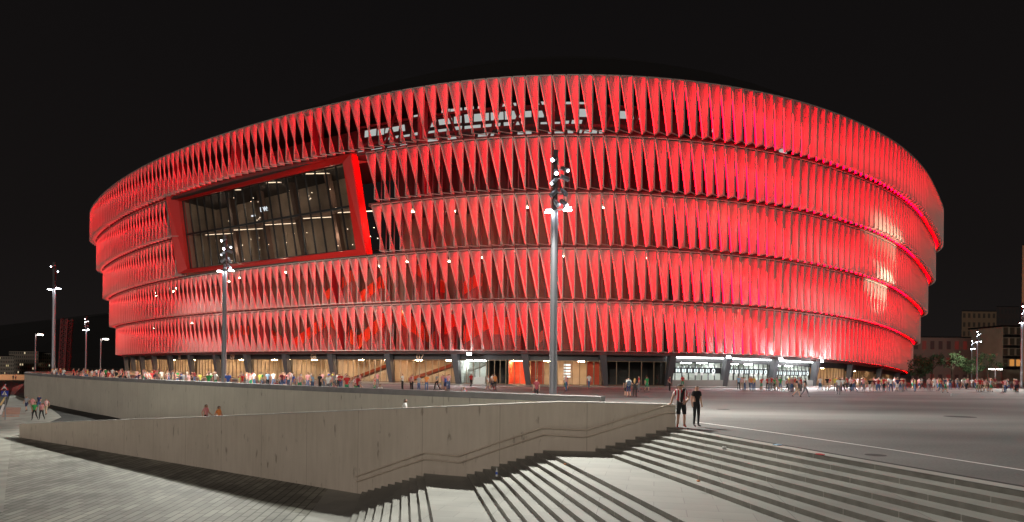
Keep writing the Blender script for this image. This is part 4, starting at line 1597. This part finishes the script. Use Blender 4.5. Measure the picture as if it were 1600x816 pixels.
tree(1438, 600, 140, 5.5, 4.5, 'small green tree tucked against the right foot of the stadium', 1)
tree(1456, 600, 190, 8.0, 6.0, 'dark tree left of the small far mast', 2)
tree(1487, 600, 190, 8.5, 7.0, 'broad dark tree right of the small far mast', 3)
tree(1512, 600, 200, 7.0, 5.0, 'dark tree left of the pair of distant masts', 4)
tree(1543, 600, 200, 9.0, 7.0, 'greenish lit tree right of the pair of distant masts', 5)

# ------------------------------------------------------------------ traffic sign
sp = atz(8, 655, ZL + .5)
root = empty('traffic_sign', (sp.x, sp.y, gz(sp.x, sp.y)))
tag(root, 'traffic sign with red warning triangle above a blue crossing square on grey post', 'traffic sign')
D = sp.y
mb = MB(); mb.tube([(sp.x, D, gz(sp.x, D)), (sp.x, D, at(7, 600, D).z)], .045, 8); mb.build('post', M['steel'], root)
tri = [at(7, 600.8, D - .08), at(0.2, 609.8, D - .08), at(13.2, 609.8, D - .08)]
cen = (tri[0] + tri[1] + tri[2]) / 3


def prism(pts, th, mat, name, parent):
    mb = MB()
    bk = [p + Vector((0, th, 0)) for p in pts]
    mb.poly(pts); mb.poly(bk[::-1])
    for i in range(len(pts)):
        j = (i + 1) % len(pts)
        mb.poly([pts[i], bk[i], bk[j], pts[j]])
    return mb.build(name, mat, parent)


tp = prism(tri, .03, M['sign_red'], 'triangle_plate', root)
inner = [cen + (p - cen) * .68 + Vector((0, -.006, 0)) for p in tri]
o = prism(inner, .004, M['sign_face'], 'triangle_face', None); o.parent = tp
hump = [cen + Vector((math.cos(a) * .20, -.014, math.sin(a) * .13 - .14)) for a in np.linspace(0, math.pi, 9)]
o = prism(hump, .004, M['black'], 'hump_symbol', None); o.parent = tp
sq = [at(1.6, 611, D - .08), at(1.6, 617.4, D - .08), at(12.4, 617.4, D - .08), at(12.4, 611, D - .08)]
bp_ = prism(sq, .03, M['sign_blue'], 'square_plate', root)
c = (sq[0] + sq[2]) / 2
o = prism([c + Vector((0, -.006, .2)), c + Vector((-.26, -.006, -.2)), c + Vector((.26, -.006, -.2))], .004, M['sign_face'], 'crossing_face', None); o.parent = bp_
fig = MB()
fy = -.016
fig.box(c + Vector((0, fy, .06)), (.05, .008, .05)); fig.box(c + Vector((0, fy, -.03)), (.045, .008, .11)); fig.bar(c + Vector((0, fy, -.08)), c + Vector((-.06, fy, -.17)), .025); fig.bar(c + Vector((0, fy, -.08)), c + Vector((.06, fy, -.17)), .025)
o = fig.build('walker_symbol', M['black'], None); o.parent = bp_
prism([at(1.6, 618.1, D - .08), at(1.6, 619.4, D - .08), at(12.4, 619.4, D - .08), at(12.4, 618.1, D - .08)], .03, M['sign_blue'], 'lower_plate', root)


# ------------------------------------------------------------------ people
def cloth(name, col):
    return plain(name, col, .85)


def striped(name, c0, c1, freq, axis='X'):
    m, n, l, b = new_mat(name)
    b.inputs['Roughness'].default_value = .85
    t = n.new('ShaderNodeTexCoord'); s = n.new('ShaderNodeSeparateXYZ'); l.new(t.outputs['Object'], s.inputs[0])
    k = n.new('ShaderNodeMath'); k.operation = 'MULTIPLY'; k.inputs[1].default_value = freq; l.new(s.outputs[axis], k.inputs[0])
    f = n.new('ShaderNodeMath'); f.operation = 'FRACT'; l.new(k.outputs[0], f.inputs[0])
    g = n.new('ShaderNodeMath'); g.operation = 'LESS_THAN'; g.inputs[1].default_value = .5; l.new(f.outputs[0], g.inputs[0])
    mx = n.new('ShaderNodeMixRGB'); mx.inputs[1].default_value = (*c0, 1); mx.inputs[2].default_value = (*c1, 1)
    l.new(g.outputs[0], mx.inputs[0]); l.new(mx.outputs[0], b.inputs['Base Color'])
    return m


SKIN = plain('skin', (.52, .30, .21), .6)
HAIRS = {'dark': plain('dark_hair', (.018, .013, .010), .6), 'brown': plain('brown_hair', (.06, .035, .02), .6), 'blond': plain('blond_hair', (.40, .24, .09), .6)}
SHOE = plain('shoes', (.08, .07, .07), .6)
SHIRT = {'white': cloth('white_cloth', (.72, .72, .70)), 'red': cloth('red_cloth', (.50, .03, .03)), 'red and white striped': striped('striped_cloth', (.55, .03, .04), (.72, .70, .68), 8),
         'pink': cloth('pink_cloth', (.62, .26, .26)), 'blue': cloth('blue_cloth', (.05, .12, .50)), 'navy': cloth('navy_cloth', (.02, .03, .09)),
         'black': cloth('black_cloth', (.015, .015, .016)), 'grey': cloth('grey_cloth', (.25, .25, .26)), 'green': cloth('green_cloth', (.04, .30, .08)),
         'light blue': cloth('light_blue_cloth', (.30, .45, .62)), 'maroon': cloth('maroon_cloth', (.20, .03, .04)), 'orange': cloth('orange_cloth', (.60, .20, .05)),
         'yellow': cloth('yellow_cloth', (.60, .52, .10))}
LEGS = {'blue jeans': cloth('jeans_cloth', (.07, .12, .24)), 'black trousers': SHIRT['black'], 'beige shorts': cloth('beige_cloth', (.42, .33, .22)),
        'grey trousers': cloth('grey_trousers', (.16, .16, .17)), 'white shorts': SHIRT['white'], 'navy shorts': SHIRT['navy'], 'green shorts': cloth('green_shorts', (.04, .25, .12))}


def skeleton(pose):
    """joint positions (metres, facing -Y, 1.72 m tall) and the bones joining them"""
    J = {'pelvis': (0, 0, .94), 'waist': (0, .01, 1.08), 'chest': (0, .015, 1.30), 'neck': (0, .01, 1.46), 'head': (0, -.01, 1.58), 'crown': (0, -.005, 1.655)}
    for s, S in ((-1, 'R'), (1, 'L')):
        J['hip' + S] = (s * .09, 0, .90); J['knee' + S] = (s * .10, -.01, .48); J['ankle' + S] = (s * .11, .02, .08); J['toe' + S] = (s * .125, -.13, .035)
        J['sh' + S] = (s * .175, .01, 1.40); J['el' + S] = (s * .23, .03, 1.13); J['wr' + S] = (s * .24, -.03, .89); J['ha' + S] = (s * .235, -.06, .80)
    for k, v in pose.items():
        J[k] = v
    B = [('pelvis', 'waist', 'shirt'), ('waist', 'chest', 'shirt'), ('chest', 'neck', 'shirt'), ('neck', 'head', 'skin'), ('head', 'crown', 'head')]
    for S in 'RL':
        B += [('pelvis', 'hip' + S, 'legs'), ('hip' + S, 'knee' + S, 'thigh'), ('knee' + S, 'ankle' + S, 'shin'), ('ankle' + S, 'toe' + S, 'shoe'),
              ('chest', 'sh' + S, 'shirt'), ('sh' + S, 'el' + S, 'uparm'), ('el' + S, 'wr' + S, 'skin'), ('wr' + S, 'ha' + S, 'skin')]
    return J, B


RAD = {'pelvis': .145, 'waist': .125, 'chest': .150, 'neck': .055, 'head': .098, 'crown': .075, 'hip': .088, 'knee': .060, 'ankle': .042, 'toe': .038,
       'sh': .066, 'el': .044, 'wr': .032, 'ha': .036}


def body_mesh(name, pose, shorts=False, fat=1.0, extra=None, subdiv=1):
    J, B = skeleton(pose)
    names = list(J)
    edges = [(names.index(a), names.index(b)) for a, b, _ in B]
    verts = [J[k] for k in names]
    rads = []
    for k in names:
        r = RAD.get(k) or RAD.get(k[:-1])
        rads.append(r * (fat if k in ('pelvis', 'waist', 'chest') else 1))
    if extra:
        for base, chain, rr in extra:
            prev = names.index(base)
            for p in chain:
                verts.append(p); rads.append(rr); edges.append((prev, len(verts) - 1)); prev = len(verts) - 1
    me = bpy.data.meshes.new(name + '_skeleton')
    me.from_pydata(verts, edges, [])
    ob = bpy.data.objects.new(name + '_skeleton', me)
    C.objects.link(ob)
    md = ob.modifiers.new('skin', 'SKIN')
    md.use_smooth_shade = True
    sv = me.skin_vertices[0].data
    for i, r in enumerate(rads):
        sx = r * (1.0 if i > 3 else 1.12)
        sv[i].radius = (sx, r * (.78 if i in (0, 1, 2) else 1.0))
        sv[i].use_root = (i == 0)
    sb = ob.modifiers.new('sub', 'SUBSURF'); sb.levels = subdiv; sb.render_levels = subdiv
    dg = bpy.context.evaluated_depsgraph_get()
    out = bpy.data.meshes.new_from_object(ob.evaluated_get(dg))
    bpy.data.objects.remove(ob)
    out.name = name
    # materials by the nearest bone: 0 skin 1 shirt 2 legs 3 hair 4 shoes
    bones = [(Vector(J[a]), Vector(J[b]), t) for a, b, t in B]
    mi = []
    region = []
    for p in out.polygons:
        c = p.center
        best = (9, None, 0)
        for a, b, t in bones:
            d = b - a
            u = max(0, min(1, (c - a).dot(d) / d.length_squared))
            dist = (c - (a + d * u)).length
            if t in ('thigh', 'shin') : dist *= .95
            if dist < best[0]: best = (dist, t, u)
        t, u = best[1], best[2]
        m = {'skin': 0, 'shirt': 1, 'legs': 2, 'thigh': 2, 'shin': 0 if shorts else 2, 'shoe': 4, 'head': 0, 'uparm': 1}[t]
        if t == 'uparm' and u > .62: m = 0
        if t == 'shin' and u > .9: m = 4
        if t in ('shirt',) and c.z < J['pelvis'][2] + .01: m = 2
        if t == 'thigh' and shorts and u > .93: m = 0
        hz = Vector(J['head'])
        if t in ('head', 'skin') and c.z > hz.z - .02 and (c - hz).length < .2:
            if c.z > hz.z + .028 or (c.y > hz.y + .015 and c.z > hz.z - .045): m = 3
        mi.append(m)
        region.append(t)
    out.materials.clear()
    for m in (SKIN, SHIRT['white'], LEGS['blue jeans'], HAIRS['dark'], SHOE):
        out.materials.append(m)
    out.polygons.foreach_set('material_index', mi)
    out.polygons.foreach_set('use_smooth', [True] * len(out.polygons))
    return out, region, mi


SIT = {'pelvis': (0, 0, .55), 'waist': (0, -.02, .70), 'chest': (0, -.05, .92), 'neck': (0, -.07, 1.08), 'head': (0, -.10, 1.20), 'crown': (0, -.10, 1.275)}
for s, S in ((-1, 'R'), (1, 'L')):
    SIT.update({'hip' + S: (s * .10, -.02, .53), 'knee' + S: (s * .15, -.46, .52), 'ankle' + S: (s * .15, -.48, .08), 'toe' + S: (s * .16, -.63, .035),
                'sh' + S: (s * .175, -.05, 1.02), 'el' + S: (s * .25, -.16, .78), 'wr' + S: (s * .14, -.36, .66), 'ha' + S: (s * .12, -.44, .62)})
POSES = {
    'standing': ({}, False, 1.0), 'standing with folded arms': ({'elR': (-.24, -.02, 1.15), 'wrR': (-.03, -.20, 1.17), 'haR': (.06, -.20, 1.19), 'elL': (.24, -.02, 1.15), 'wrL': (.03, -.21, 1.12), 'haL': (-.06, -.20, 1.13)}, False, 1.05),
    'walking': ({'kneeR': (-.09, -.18, .50), 'ankleR': (-.09, -.24, .10), 'toeR': (-.10, -.39, .05), 'kneeL': (.09, .10, .50), 'ankleL': (.09, .36, .16), 'toeL': (.10, .28, .04), 'elR': (-.23, .14, 1.16), 'wrR': (-.23, .08, .94), 'haR': (-.22, .04, .86), 'elL': (.23, -.06, 1.14), 'wrL': (.22, -.24, 1.0), 'haL': (.21, -.31, .95)}, False, 1.0),
    'standing, bare-legged': ({'ankleR': (-.17, .0, .08), 'toeR': (-.20, -.14, .035), 'kneeR': (-.13, -.02, .48)}, True, 1.0),
    'walking, bare-legged': ({'kneeL': (.09, -.18, .50), 'ankleL': (.09, -.24, .10), 'toeL': (.10, -.39, .05), 'kneeR': (-.09, .10, .50), 'ankleR': (-.09, .36, .16), 'toeR': (-.10, .28, .04), 'elL': (.23, .14, 1.16), 'wrL': (.23, .08, .94), 'haL': (.22, .04, .86)}, True, 1.0),
    'standing with hand on hip': ({'elR': (-.36, .06, 1.16), 'wrR': (-.19, -.03, 1.0), 'haR': (-.14, -.08, .97)}, False, .96),
    'standing with raised arm': ({'elL': (.33, -.10, 1.34), 'wrL': (.22, -.22, 1.54), 'haL': (.18, -.24, 1.62)}, True, 1.0),
    'sitting': (SIT, False, 1.0)}
BODY = {}
for k, (pose, sh, fat) in POSES.items():
    BODY[k] = body_mesh('person', pose, sh, fat)[0]

used_labels = set()
first_used = {}


def person(pose, shirt, legs, hair, loc, rz, scale, label, group=None, kind_parts=None):
    o = bpy.data.objects.new('person', BODY[pose])
    C.objects.link(o)
    o.location = loc
    o.rotation_euler = (0, 0, rz)
    o.scale = (scale * random.uniform(.94, 1.08), scale, scale)
    for i, m in ((1, SHIRT[shirt]), (2, LEGS[legs]), (3, HAIRS[hair])):
        o.material_slots[i].link = 'OBJECT'
        o.material_slots[i].material = m
    tag(o, label, 'person', group)
    return o


CROWD = 'crowd outside the stadium'
ZONES = [  # (x from, x to, D from, D to, count, where)
    (62, 98, 96, 118, 9, 'beside the dark slim mast at left'), (98, 140, 84, 112, 11, 'between the pylon and the stadium foot'),
    (140, 195, 70, 118, 15, 'at the left foot of the stadium'), (195, 250, 64, 112, 18, 'by the first leaning columns at left'),
    (250, 305, 58, 104, 18, 'below gate number 10'), (305, 340, 55, 98, 11, 'just left of the second mast'), (356, 400, 51, 90, 14, 'below gate number 09'),
    (400, 450, 48, 86, 13, 'between gates 09 and 08'), (450, 520, 45, 82, 17, 'below gate number 08'), (520, 600, 46, 82, 14, 'between gates 08 and 07'),
    (600, 700, 48, 76, 12, 'below gate number 07'), (745, 825, 60, 82, 5, 'before the red entrance'), (880, 945, 66, 80, 4, 'before the lit shop windows'),
    (1010, 1050, 68, 80, 3, 'before the dark doors'), (1148, 1180, 75, 82, 7, 'at the first ticket column'), (1180, 1215, 74, 82, 8, 'at the middle ticket counter'),
    (1218, 1282, 74, 84, 13, 'at the last ticket counter'), (1285, 1335, 75, 92, 14, 'right of the ticket counters'), (1335, 1385, 76, 96, 15, 'under the right curve of the stadium'),
    (1385, 1432, 78, 104, 15, 'at the right tip of the stadium'), (1432, 1480, 78, 108, 14, 'before the small green tree'), (1480, 1530, 78, 110, 15, 'before the dark trees'),
    (1530, 1568, 78, 112, 12, 'before the two-armed street lamp'), (1568, 1602, 78, 112, 10, 'before the balcony building')]
rp = random.Random(21)
shirts_w = ['white'] * 6 + ['red and white striped'] * 6 + ['red'] * 4 + ['pink'] * 4 + ['blue', 'navy', 'black', 'black', 'grey', 'grey', 'green', 'light blue', 'maroon', 'orange', 'yellow']
legs_w = ['blue jeans'] * 4 + ['black trousers'] * 3 + ['grey trousers'] * 2 + ['beige shorts'] * 3 + ['white shorts', 'navy shorts', 'green shorts']
taken = set()
placed = []
for x0, x1, d0, d1, cnt, where in ZONES:
    for c_ in range(cnt):
        for tr in range(60):
            shirt, legs = rp.choice(shirts_w), rp.choice(legs_w)
            bare = 'shorts' in legs
            pose = rp.choice(['standing, bare-legged', 'walking, bare-legged', 'standing with raised arm'] if bare else ['standing', 'standing', 'standing with folded arms', 'walking', 'standing with hand on hip'])
            key = (shirt, legs, where)
            if key in taken and tr < 55: continue
            px = rp.uniform(x0, x1); D = d0 + (d1 - d0) * rp.random()
            X = ray(px, 590)[0] * D
            if placed and rp.random() < .55 and x0 < proj((placed[-1][0], placed[-1][1], 1))[0] < x1:      # people stand in knots
                an = rp.uniform(0, 6.28); q_ = rp.uniform(.6, .95)
                X, D = placed[-1][0] + q_ * math.cos(an), placed[-1][1] + q_ * math.sin(an)
            if X < np.interp(D, BWs[:, 1], BWs[:, 0]) + 1.2: continue
            if any((X - a) ** 2 + (D - b) ** 2 < .30 for a, b in placed): continue
            break
        taken.add(key); placed.append((X, D))
        hair = rp.choice(['dark', 'dark', 'dark', 'brown', 'brown', 'blond'])
        verb = pose.split(',')[0]
        person(pose, shirt, legs, hair, (X, D, 0), rp.uniform(0, 6.28), rp.uniform(.93, 1.06),
               f'person in {shirt.replace("red and white ", "")} shirt and {legs} {verb.replace("standing with ", "with ") if len(where.split()) < 4 else ""} {where}'.replace('  ', ' '), CROWD)
# people sitting on the ledge behind the curved wall
SITX = [(312, 'white', 'dark', 'second mast base, left of it'), (333, 'black', 'blond', 'second mast'), (345, 'white', 'brown', ''), (405, 'grey', 'dark', ''), (414, 'red and white striped', 'dark', ''), (425, 'red', 'dark', ''), (431, 'maroon', 'dark', ''), (447, 'blue', 'dark', ''), (556, 'green', 'brown', ''), (540, 'pink', 'dark', ''), (578, 'white', 'dark', ''), (704, 'light blue', 'dark', ''), (721, 'red and white striped', 'brown', '')]
for x, shirt, hair, _ in SITX:
    # where the picture column meets the bench line
    a = ray(x, 600)[0]
    L_ = offs(BWs, .75)
    r_ = L_[:, 0] / L_[:, 1]
    idx = np.argmin(np.abs(r_[:90] - a))
    X, Y = L_[idx]
    mk = 'left of the second mast' if x < 346 else ('below gate number 09' if x < 440 else ('below gate number 08' if x < 530 else ('between gates 08 and 07' if x < 640 else 'below the white lobby')))
    t = BWs[min(idx + 1, nB - 1)] - BWs[idx]
    person('sitting', shirt, 'blue jeans', hair, (X, Y, 0), math.atan2(t[1], t[0]) + math.pi + math.pi / 2 * 0 + rp.uniform(-.3, .3) , 1.0,
           f'{hair}-haired person in {shirt} shirt sitting on the bench {mk}'.replace('red and white ', ''), 'people sitting on the stone bench')

# single people the photo shows apart from the crowd
def stand(x, yfeet, Z=0.0):
    return atz(x, yfeet, Z)


def bag_for(o, mat):
    mb = MB()
    for z0, z1, w0, w1, dp in ((1.02, 1.12, .12, .15, .13), (1.12, 1.32, .15, .14, .15), (1.32, 1.42, .14, .09, .11)):
        lo = [Vector((-w0, .13, z0)), Vector((w0, .13, z0)), Vector((w0, .13 + dp, z0)), Vector((-w0, .13 + dp, z0))]
        hi = [Vector((-w1, .13, z1)), Vector((w1, .13, z1)), Vector((w1, .13 + dp, z1)), Vector((-w1, .13 + dp, z1))]
        mb.hexa(lo + hi)
    for s in (-1, 1):
        mb.tube([(s * .10, .16, 1.40), (s * .12, .0, 1.47), (s * .12, -.13, 1.36), (s * .14, -.08, 1.15), (s * .13, .13, 1.06)], .016, 6)
    return mb


pm = person('standing, bare-legged', 'white', 'navy shorts', 'dark', stand(982, 621), math.pi, 1.03, 'person in white shirt and shorts with a backpack, seen from behind beside a long-haired companion')
mb = bag_for(pm, None)
bg_o = mb.build('backpack', plain('backpack_cloth', (.06, .08, .12), .8), None); bg_o.location = pm.location; bg_o.rotation_euler = pm.rotation_euler
tag(bg_o, 'dark blue backpack worn by the person in white shirt on the plaza', 'backpack')
person('standing, bare-legged', 'black', 'black trousers', 'dark', stand(978.5, 620), math.pi - .5, .96, 'person in black half hidden behind the backpack wearer on the plaza')
pf = person('standing with folded arms', 'black', 'black trousers', 'blond', stand(992, 621), math.pi - .5, .97, 'blond long-haired person in black beside the backpack wearer')
hm = MB()
hm.tube([(0, .02, 1.66), (0, .085, 1.60), (0, .115, 1.48), (.01, .13, 1.32), (.01, .12, 1.20)], [.05, .10, .10, .085, .03], 8)
h_o = hm.build('hair', HAIRS['blond'], None, smooth=True); h_o.parent = pf
person('standing', 'maroon', 'navy shorts' if False else 'black trousers', 'dark', Vector((ray(838, 600)[0] * 44, 44, 0)), math.pi + .3, 1.0, 'person in maroon shirt with a black bag strap beside the tall middle mast')
person('standing, bare-legged', 'red', 'green shorts', 'dark', stand(1066.5, 606.5), math.pi, 1.0, 'person in red shirt and green shorts at the first ticket window')
person('walking', 'red', 'black trousers', 'dark', stand(736, 606), .6, 1.0, 'person in red top and black trousers before the white lobby')
person('standing, bare-legged', 'green', 'blue jeans', 'dark', stand(1219, 612), math.pi, 1.02, 'person in bright green shirt and jeans at the ticket column')
person('standing', 'white', 'grey trousers', 'dark', stand(1310, 617), math.pi, 1.04, 'person in white shirt standing ahead of the crowd right of the ticket counters')
person('walking, bare-legged', 'black', 'beige shorts', 'dark', stand(1245, 621), 1.2, 1.05, 'person in black shirt and beige shorts walking ahead of the ticket queue')
person('walking', 'black', 'grey trousers', 'dark', stand(1258, 621), 1.4, 1.05, 'person in black shirt and grey trousers ahead of the ticket queue')
person('walking, bare-legged', 'navy', 'green shorts', 'brown', stand(1477, 614.5), 1.4, 1.08, 'person in navy shirt and green shorts walking ahead of the right crowd')
person('standing', 'maroon', 'black trousers', 'dark', stand(1589, 613), 2.4, 1.05, 'person in maroon shirt and black trousers ahead of the crowd at the right edge')
for x, yf, shirt, legs, pose, lab in ((41, 640, 'grey', 'navy shorts', 'walking, bare-legged', 'person in grey top and dark shorts, leftmost on the ramp foot'), (50.5, 643, 'pink', 'beige shorts', 'walking, bare-legged', 'person in pink shirt behind the green-shirted walker on the ramp foot'),
                                 (54, 650, 'green', 'black trousers', 'walking', 'person in green shirt walking up the ramp foot'), (61, 638, 'navy', 'blue jeans', 'walking', 'person in navy jacket walking beside the grey curved wall'),
                                 (65, 650, 'pink', 'black trousers', 'walking', 'person in pink shirt and black trousers on the ramp foot'), (72, 645, 'red and white striped', 'beige shorts', 'walking, bare-legged', 'person in striped shirt closest to the curved wall on the ramp foot')):
    a, b = ray(x, yf)
    D = 4.95 / -b
    person(pose, shirt, legs, 'dark', (a * D, D, gz(a * D, D) + .03), .2, 1.0, lab, 'walkers on the ramp foot')
# walkers on the ramp, only heads and shoulders above the wall
def ramp_z(x, y):
    best = min(range(len(FW)), key=lambda i: (FW[i][0] - x) ** 2 + (FW[i][1] - y) ** 2)
    return min(0, ztop[best] - 1.0)


for x, dd, shirt, lab in ((322, 3.0, 'pink', 'person in pink shirt walking up the ramp, first of two together'), (342, 2.2, 'orange', 'person in orange shirt walking up the ramp, second of two together'), (633, 2.0, 'white', 'person in white shirt walking up the ramp below the lobby')):
    w = wall_hit(x)
    X = ray(x, 640)[0] * (w.y + dd)
    person('walking', shirt, 'black trousers', 'dark', (X, w.y + dd, ramp_z(w.x, w.y) - .35), math.pi / 2, 1.0, lab, 'walkers on the ramp')
# two by the peach wall
for dx, shirt, lab in ((20.5, 'navy', 'person in navy beside the low peach wall at far left'), (24.5, 'pink', 'person in pink beside the low peach wall at far left')):
    p = atz(dx, 594.5, -2.9)
    person('standing', shirt, 'black trousers', 'dark', (p.x, p.y, gz(p.x, p.y)), .5, 1.0, lab)

# ---- the person at the top of the stairs, hand on the rail
mp = stand(1064, 668)
hx = wall_hit(1046).x
rail_c = at(1046, 633.2, wall_hit(1046).y - .10)
PH = 1.06
hand = Vector(((rail_c.x - mp.x) / PH, (rail_c.y - mp.y) / PH, (rail_c.z + .02) / PH))
pose = {'ankleR': (-.13, .02, .08), 'toeR': (-.18, -.12, .035), 'kneeR': (-.11, -.02, .48), 'ankleL': (.13, .0, .08), 'toeL': (.17, -.14, .035), 'kneeL': (.12, -.03, .48),
        'chest': (-.03, -.02, 1.29), 'neck': (-.05, -.04, 1.45), 'head': (-.075, -.075, 1.565), 'crown': (-.08, -.075, 1.64), 'shR': (-.21, -.02, 1.38), 'shL': (.145, -.01, 1.39),
        'elR': (-.34, -.05, 1.16), 'wrR': tuple(hand + Vector((.07, .02, .05))), 'haR': tuple(hand + Vector((.005, .0, .02))),
        'elL': (.31, .06, 1.14), 'wrL': (.17, -.05, .98), 'haL': (.12, -.10, .95)}
ex = []
hv = Vector(pose['haR'])
for q, ln in zip((-.030, -.010, .010, .030), (.065, .075, .072, .058)):
    ex.append(('haR', [tuple(hv + Vector((-.03, q, .0))), tuple(hv + Vector((-.03 - ln * .6, q, -.012))), tuple(hv + Vector((-.03 - ln * .7, q, -.05)))], .0095))
ex.append(('haR', [tuple(hv + Vector((.015, -.04, -.005))), tuple(hv + Vector((-.01, -.055, -.04)))], .011))
hl = Vector(pose['haL'])
for q, ln in zip((-.027, -.009, .009, .027), (.06, .07, .066, .055)):
    ex.append(('haL', [tuple(hl + Vector((-.02, -.01, q))), tuple(hl + Vector((-.05, -.03 - ln * .3, q - .01)))], .0095))
ex.append(('haL', [tuple(hl + Vector((.01, .0, .045))), tuple(hl + Vector((-.02, -.02, .07)))], .011))
ex.append(('head', [(-.078, -.175, 1.555), (-.078, -.19, 1.545)], .016))           # nose
ex.append(('head', [(-.175, -.06, 1.565)], .02)); ex.append(('head', [(.03, -.06, 1.565)], .02))   # ears
me, region, mi = body_mesh('person', pose, True, 1.02, ex, 2)
me_body = me
man = bpy.data.objects.new('person', me)
C.objects.link(man)
man.location = mp
man.scale = (PH, PH, PH)
tag(man, 'person in striped shirt and black shorts leaning on the handrail atop the stairs', 'person')
me.materials[3] = HAIRS['dark']; me.materials[4] = plain('red_shoes', (.40, .05, .03), .6)


def shell(name, sel, off, mat):
    bm = bmesh.new(); bm.from_mesh(me_body)
    bm.faces.ensure_lookup_table()
    dead = [f for f in bm.faces if not sel(f)]
    bm.normal_update()
    for v in bm.verts: v.co += v.normal * off
    bmesh.ops.delete(bm, geom=dead, context='FACES')
    seen_, isl = set(), []
    for f0 in bm.faces:
        if f0 in seen_: continue
        stack, grp = [f0], []
        seen_.add(f0)
        while stack:
            f = stack.pop(); grp.append(f)
            for e_ in f.edges:
                for g_ in e_.link_faces:
                    if g_ not in seen_: seen_.add(g_); stack.append(g_)
        isl.append(grp)
    isl.sort(key=len)
    bmesh.ops.delete(bm, geom=[f for g_ in isl[:-1] for f in g_], context='FACES')
    bmesh.ops.delete(bm, geom=[v for v in bm.verts if not v.link_faces], context='VERTS')
    m2 = bpy.data.meshes.new(name); bm.to_mesh(m2); bm.free()
    m2.materials.clear(); m2.materials.append(mat)
    for p in m2.polygons: p.material_index = 0
    o = bpy.data.objects.new(name, m2); C.objects.link(o)
    o.parent = man
    return o


shell('shirt', lambda f: mi[f.index] == 1, .022, striped('red_white_stripes', (.48, .02, .03), (.72, .70, .68), 9))
shell('shorts', lambda f: mi[f.index] == 2 or (region[f.index] == 'shirt' and f.calc_center_median().z < 1.0), .018, SHIRT['black'])
shell('hair', lambda f: mi[f.index] == 3, .018, HAIRS['dark'])
me.materials[1] = SKIN; me.materials[2] = SKIN
for s in (-1, 1):
    mb = MB(); mb.box((-.078 + s * .034, -.166, 1.58), (.018, .012, .010)); o = mb.build('eye', M['black'], None); o.parent = man
mb = MB(); mb.box((-.078, -.168, 1.515), (.04, .01, .008)); o = mb.build('mouth', M['sign_red'], None); o.parent = man
mb = MB()
mb.tube([(.13, .05, 1.47), (.06, -.12, 1.44), (.0, -.185, 1.30), (-.03, -.19, 1.10), (-.035, -.175, .98)], [.05, .06, .065, .06, .04], 8)
mb.tube([(.13, .05, 1.47), (.20, .10, 1.40)], [.06, .05], 8)
jk = mb.build('jacket', SHIRT['black'], None, smooth=True); jk.location = man.location; jk.scale = man.scale
tag(jk, 'black jacket slung over the shoulder of the person at the handrail', 'jacket')
# dark companion just behind
person('standing', 'black', 'black trousers', 'dark', stand(1088, 667), .4, 1.02, 'person dressed all in dark grey and black standing right of the handrail leaner')


# ------------------------------------------------------------------ litter
def crumple(name, x, y, Z, r, flat_, mat, label, cat):
    p = atz(x, y, Z)
    rc = random.Random(int(x))
    bm = bmesh.new()
    bmesh.ops.create_icosphere(bm, subdivisions=2, radius=r)
    for v in bm.verts:
        v.co *= rc.uniform(.65, 1.15); v.co.z *= flat_
    me_ = bpy.data.meshes.new(name); bm.to_mesh(me_); bm.free(); me_.materials.append(mat)
    o = bpy.data.objects.new(name, me_); C.objects.link(o)
    o.location = p + Vector((0, 0, r * flat_ * .8))
    return tag(o, label, cat, 'litter on the stairs and plaza')


crumple('plastic_bag', 1131, 702, -2 * RISE, .09, .7, SHIRT['white'], 'crumpled white bag on an upper step', 'litter')
crumple('paper', 1215, 696, 0, .16, .15, SHIRT['light blue'], 'flattened pale blue paper on the plaza edge', 'litter')
crumple('paper', 1281, 711, 0, .14, .15, SHIRT['red'], 'flattened red paper on the plaza edge', 'litter')
crumple('paper', 1091, 753, -6 * RISE, .06, .5, SHIRT['orange'], 'small orange scrap on the steps above the upper landing', 'litter')
crumple('paper', 883, 726, -8 * RISE, .05, .5, SHIRT['orange'], 'tiny orange scrap at the edge of the upper landing', 'litter')
for x, y, Z, col, lab in ((776, 744.5, -13 * RISE, 'blue', 'upright blue and white bottle on the middle steps'), (1486, 619, 0, 'white', 'white bottle standing alone on the asphalt before the right crowd')):
    p = atz(x, y, Z)
    root = empty('bottle', p)
    mb = MB(); mb.tube([p, p + Vector((0, 0, .20)), p + Vector((0, 0, .27)), p + Vector((0, 0, .30))], [.04, .04, .018, .016], 10); mb.build('body', SHIRT['white'], root, smooth=True)
    mb = MB(); mb.tube([p + Vector((0, 0, .08)), p + Vector((0, 0, .17))], [.042, .042], 10); mb.build('wrapper', SHIRT[col], root)
    tag(root, lab, 'bottle')
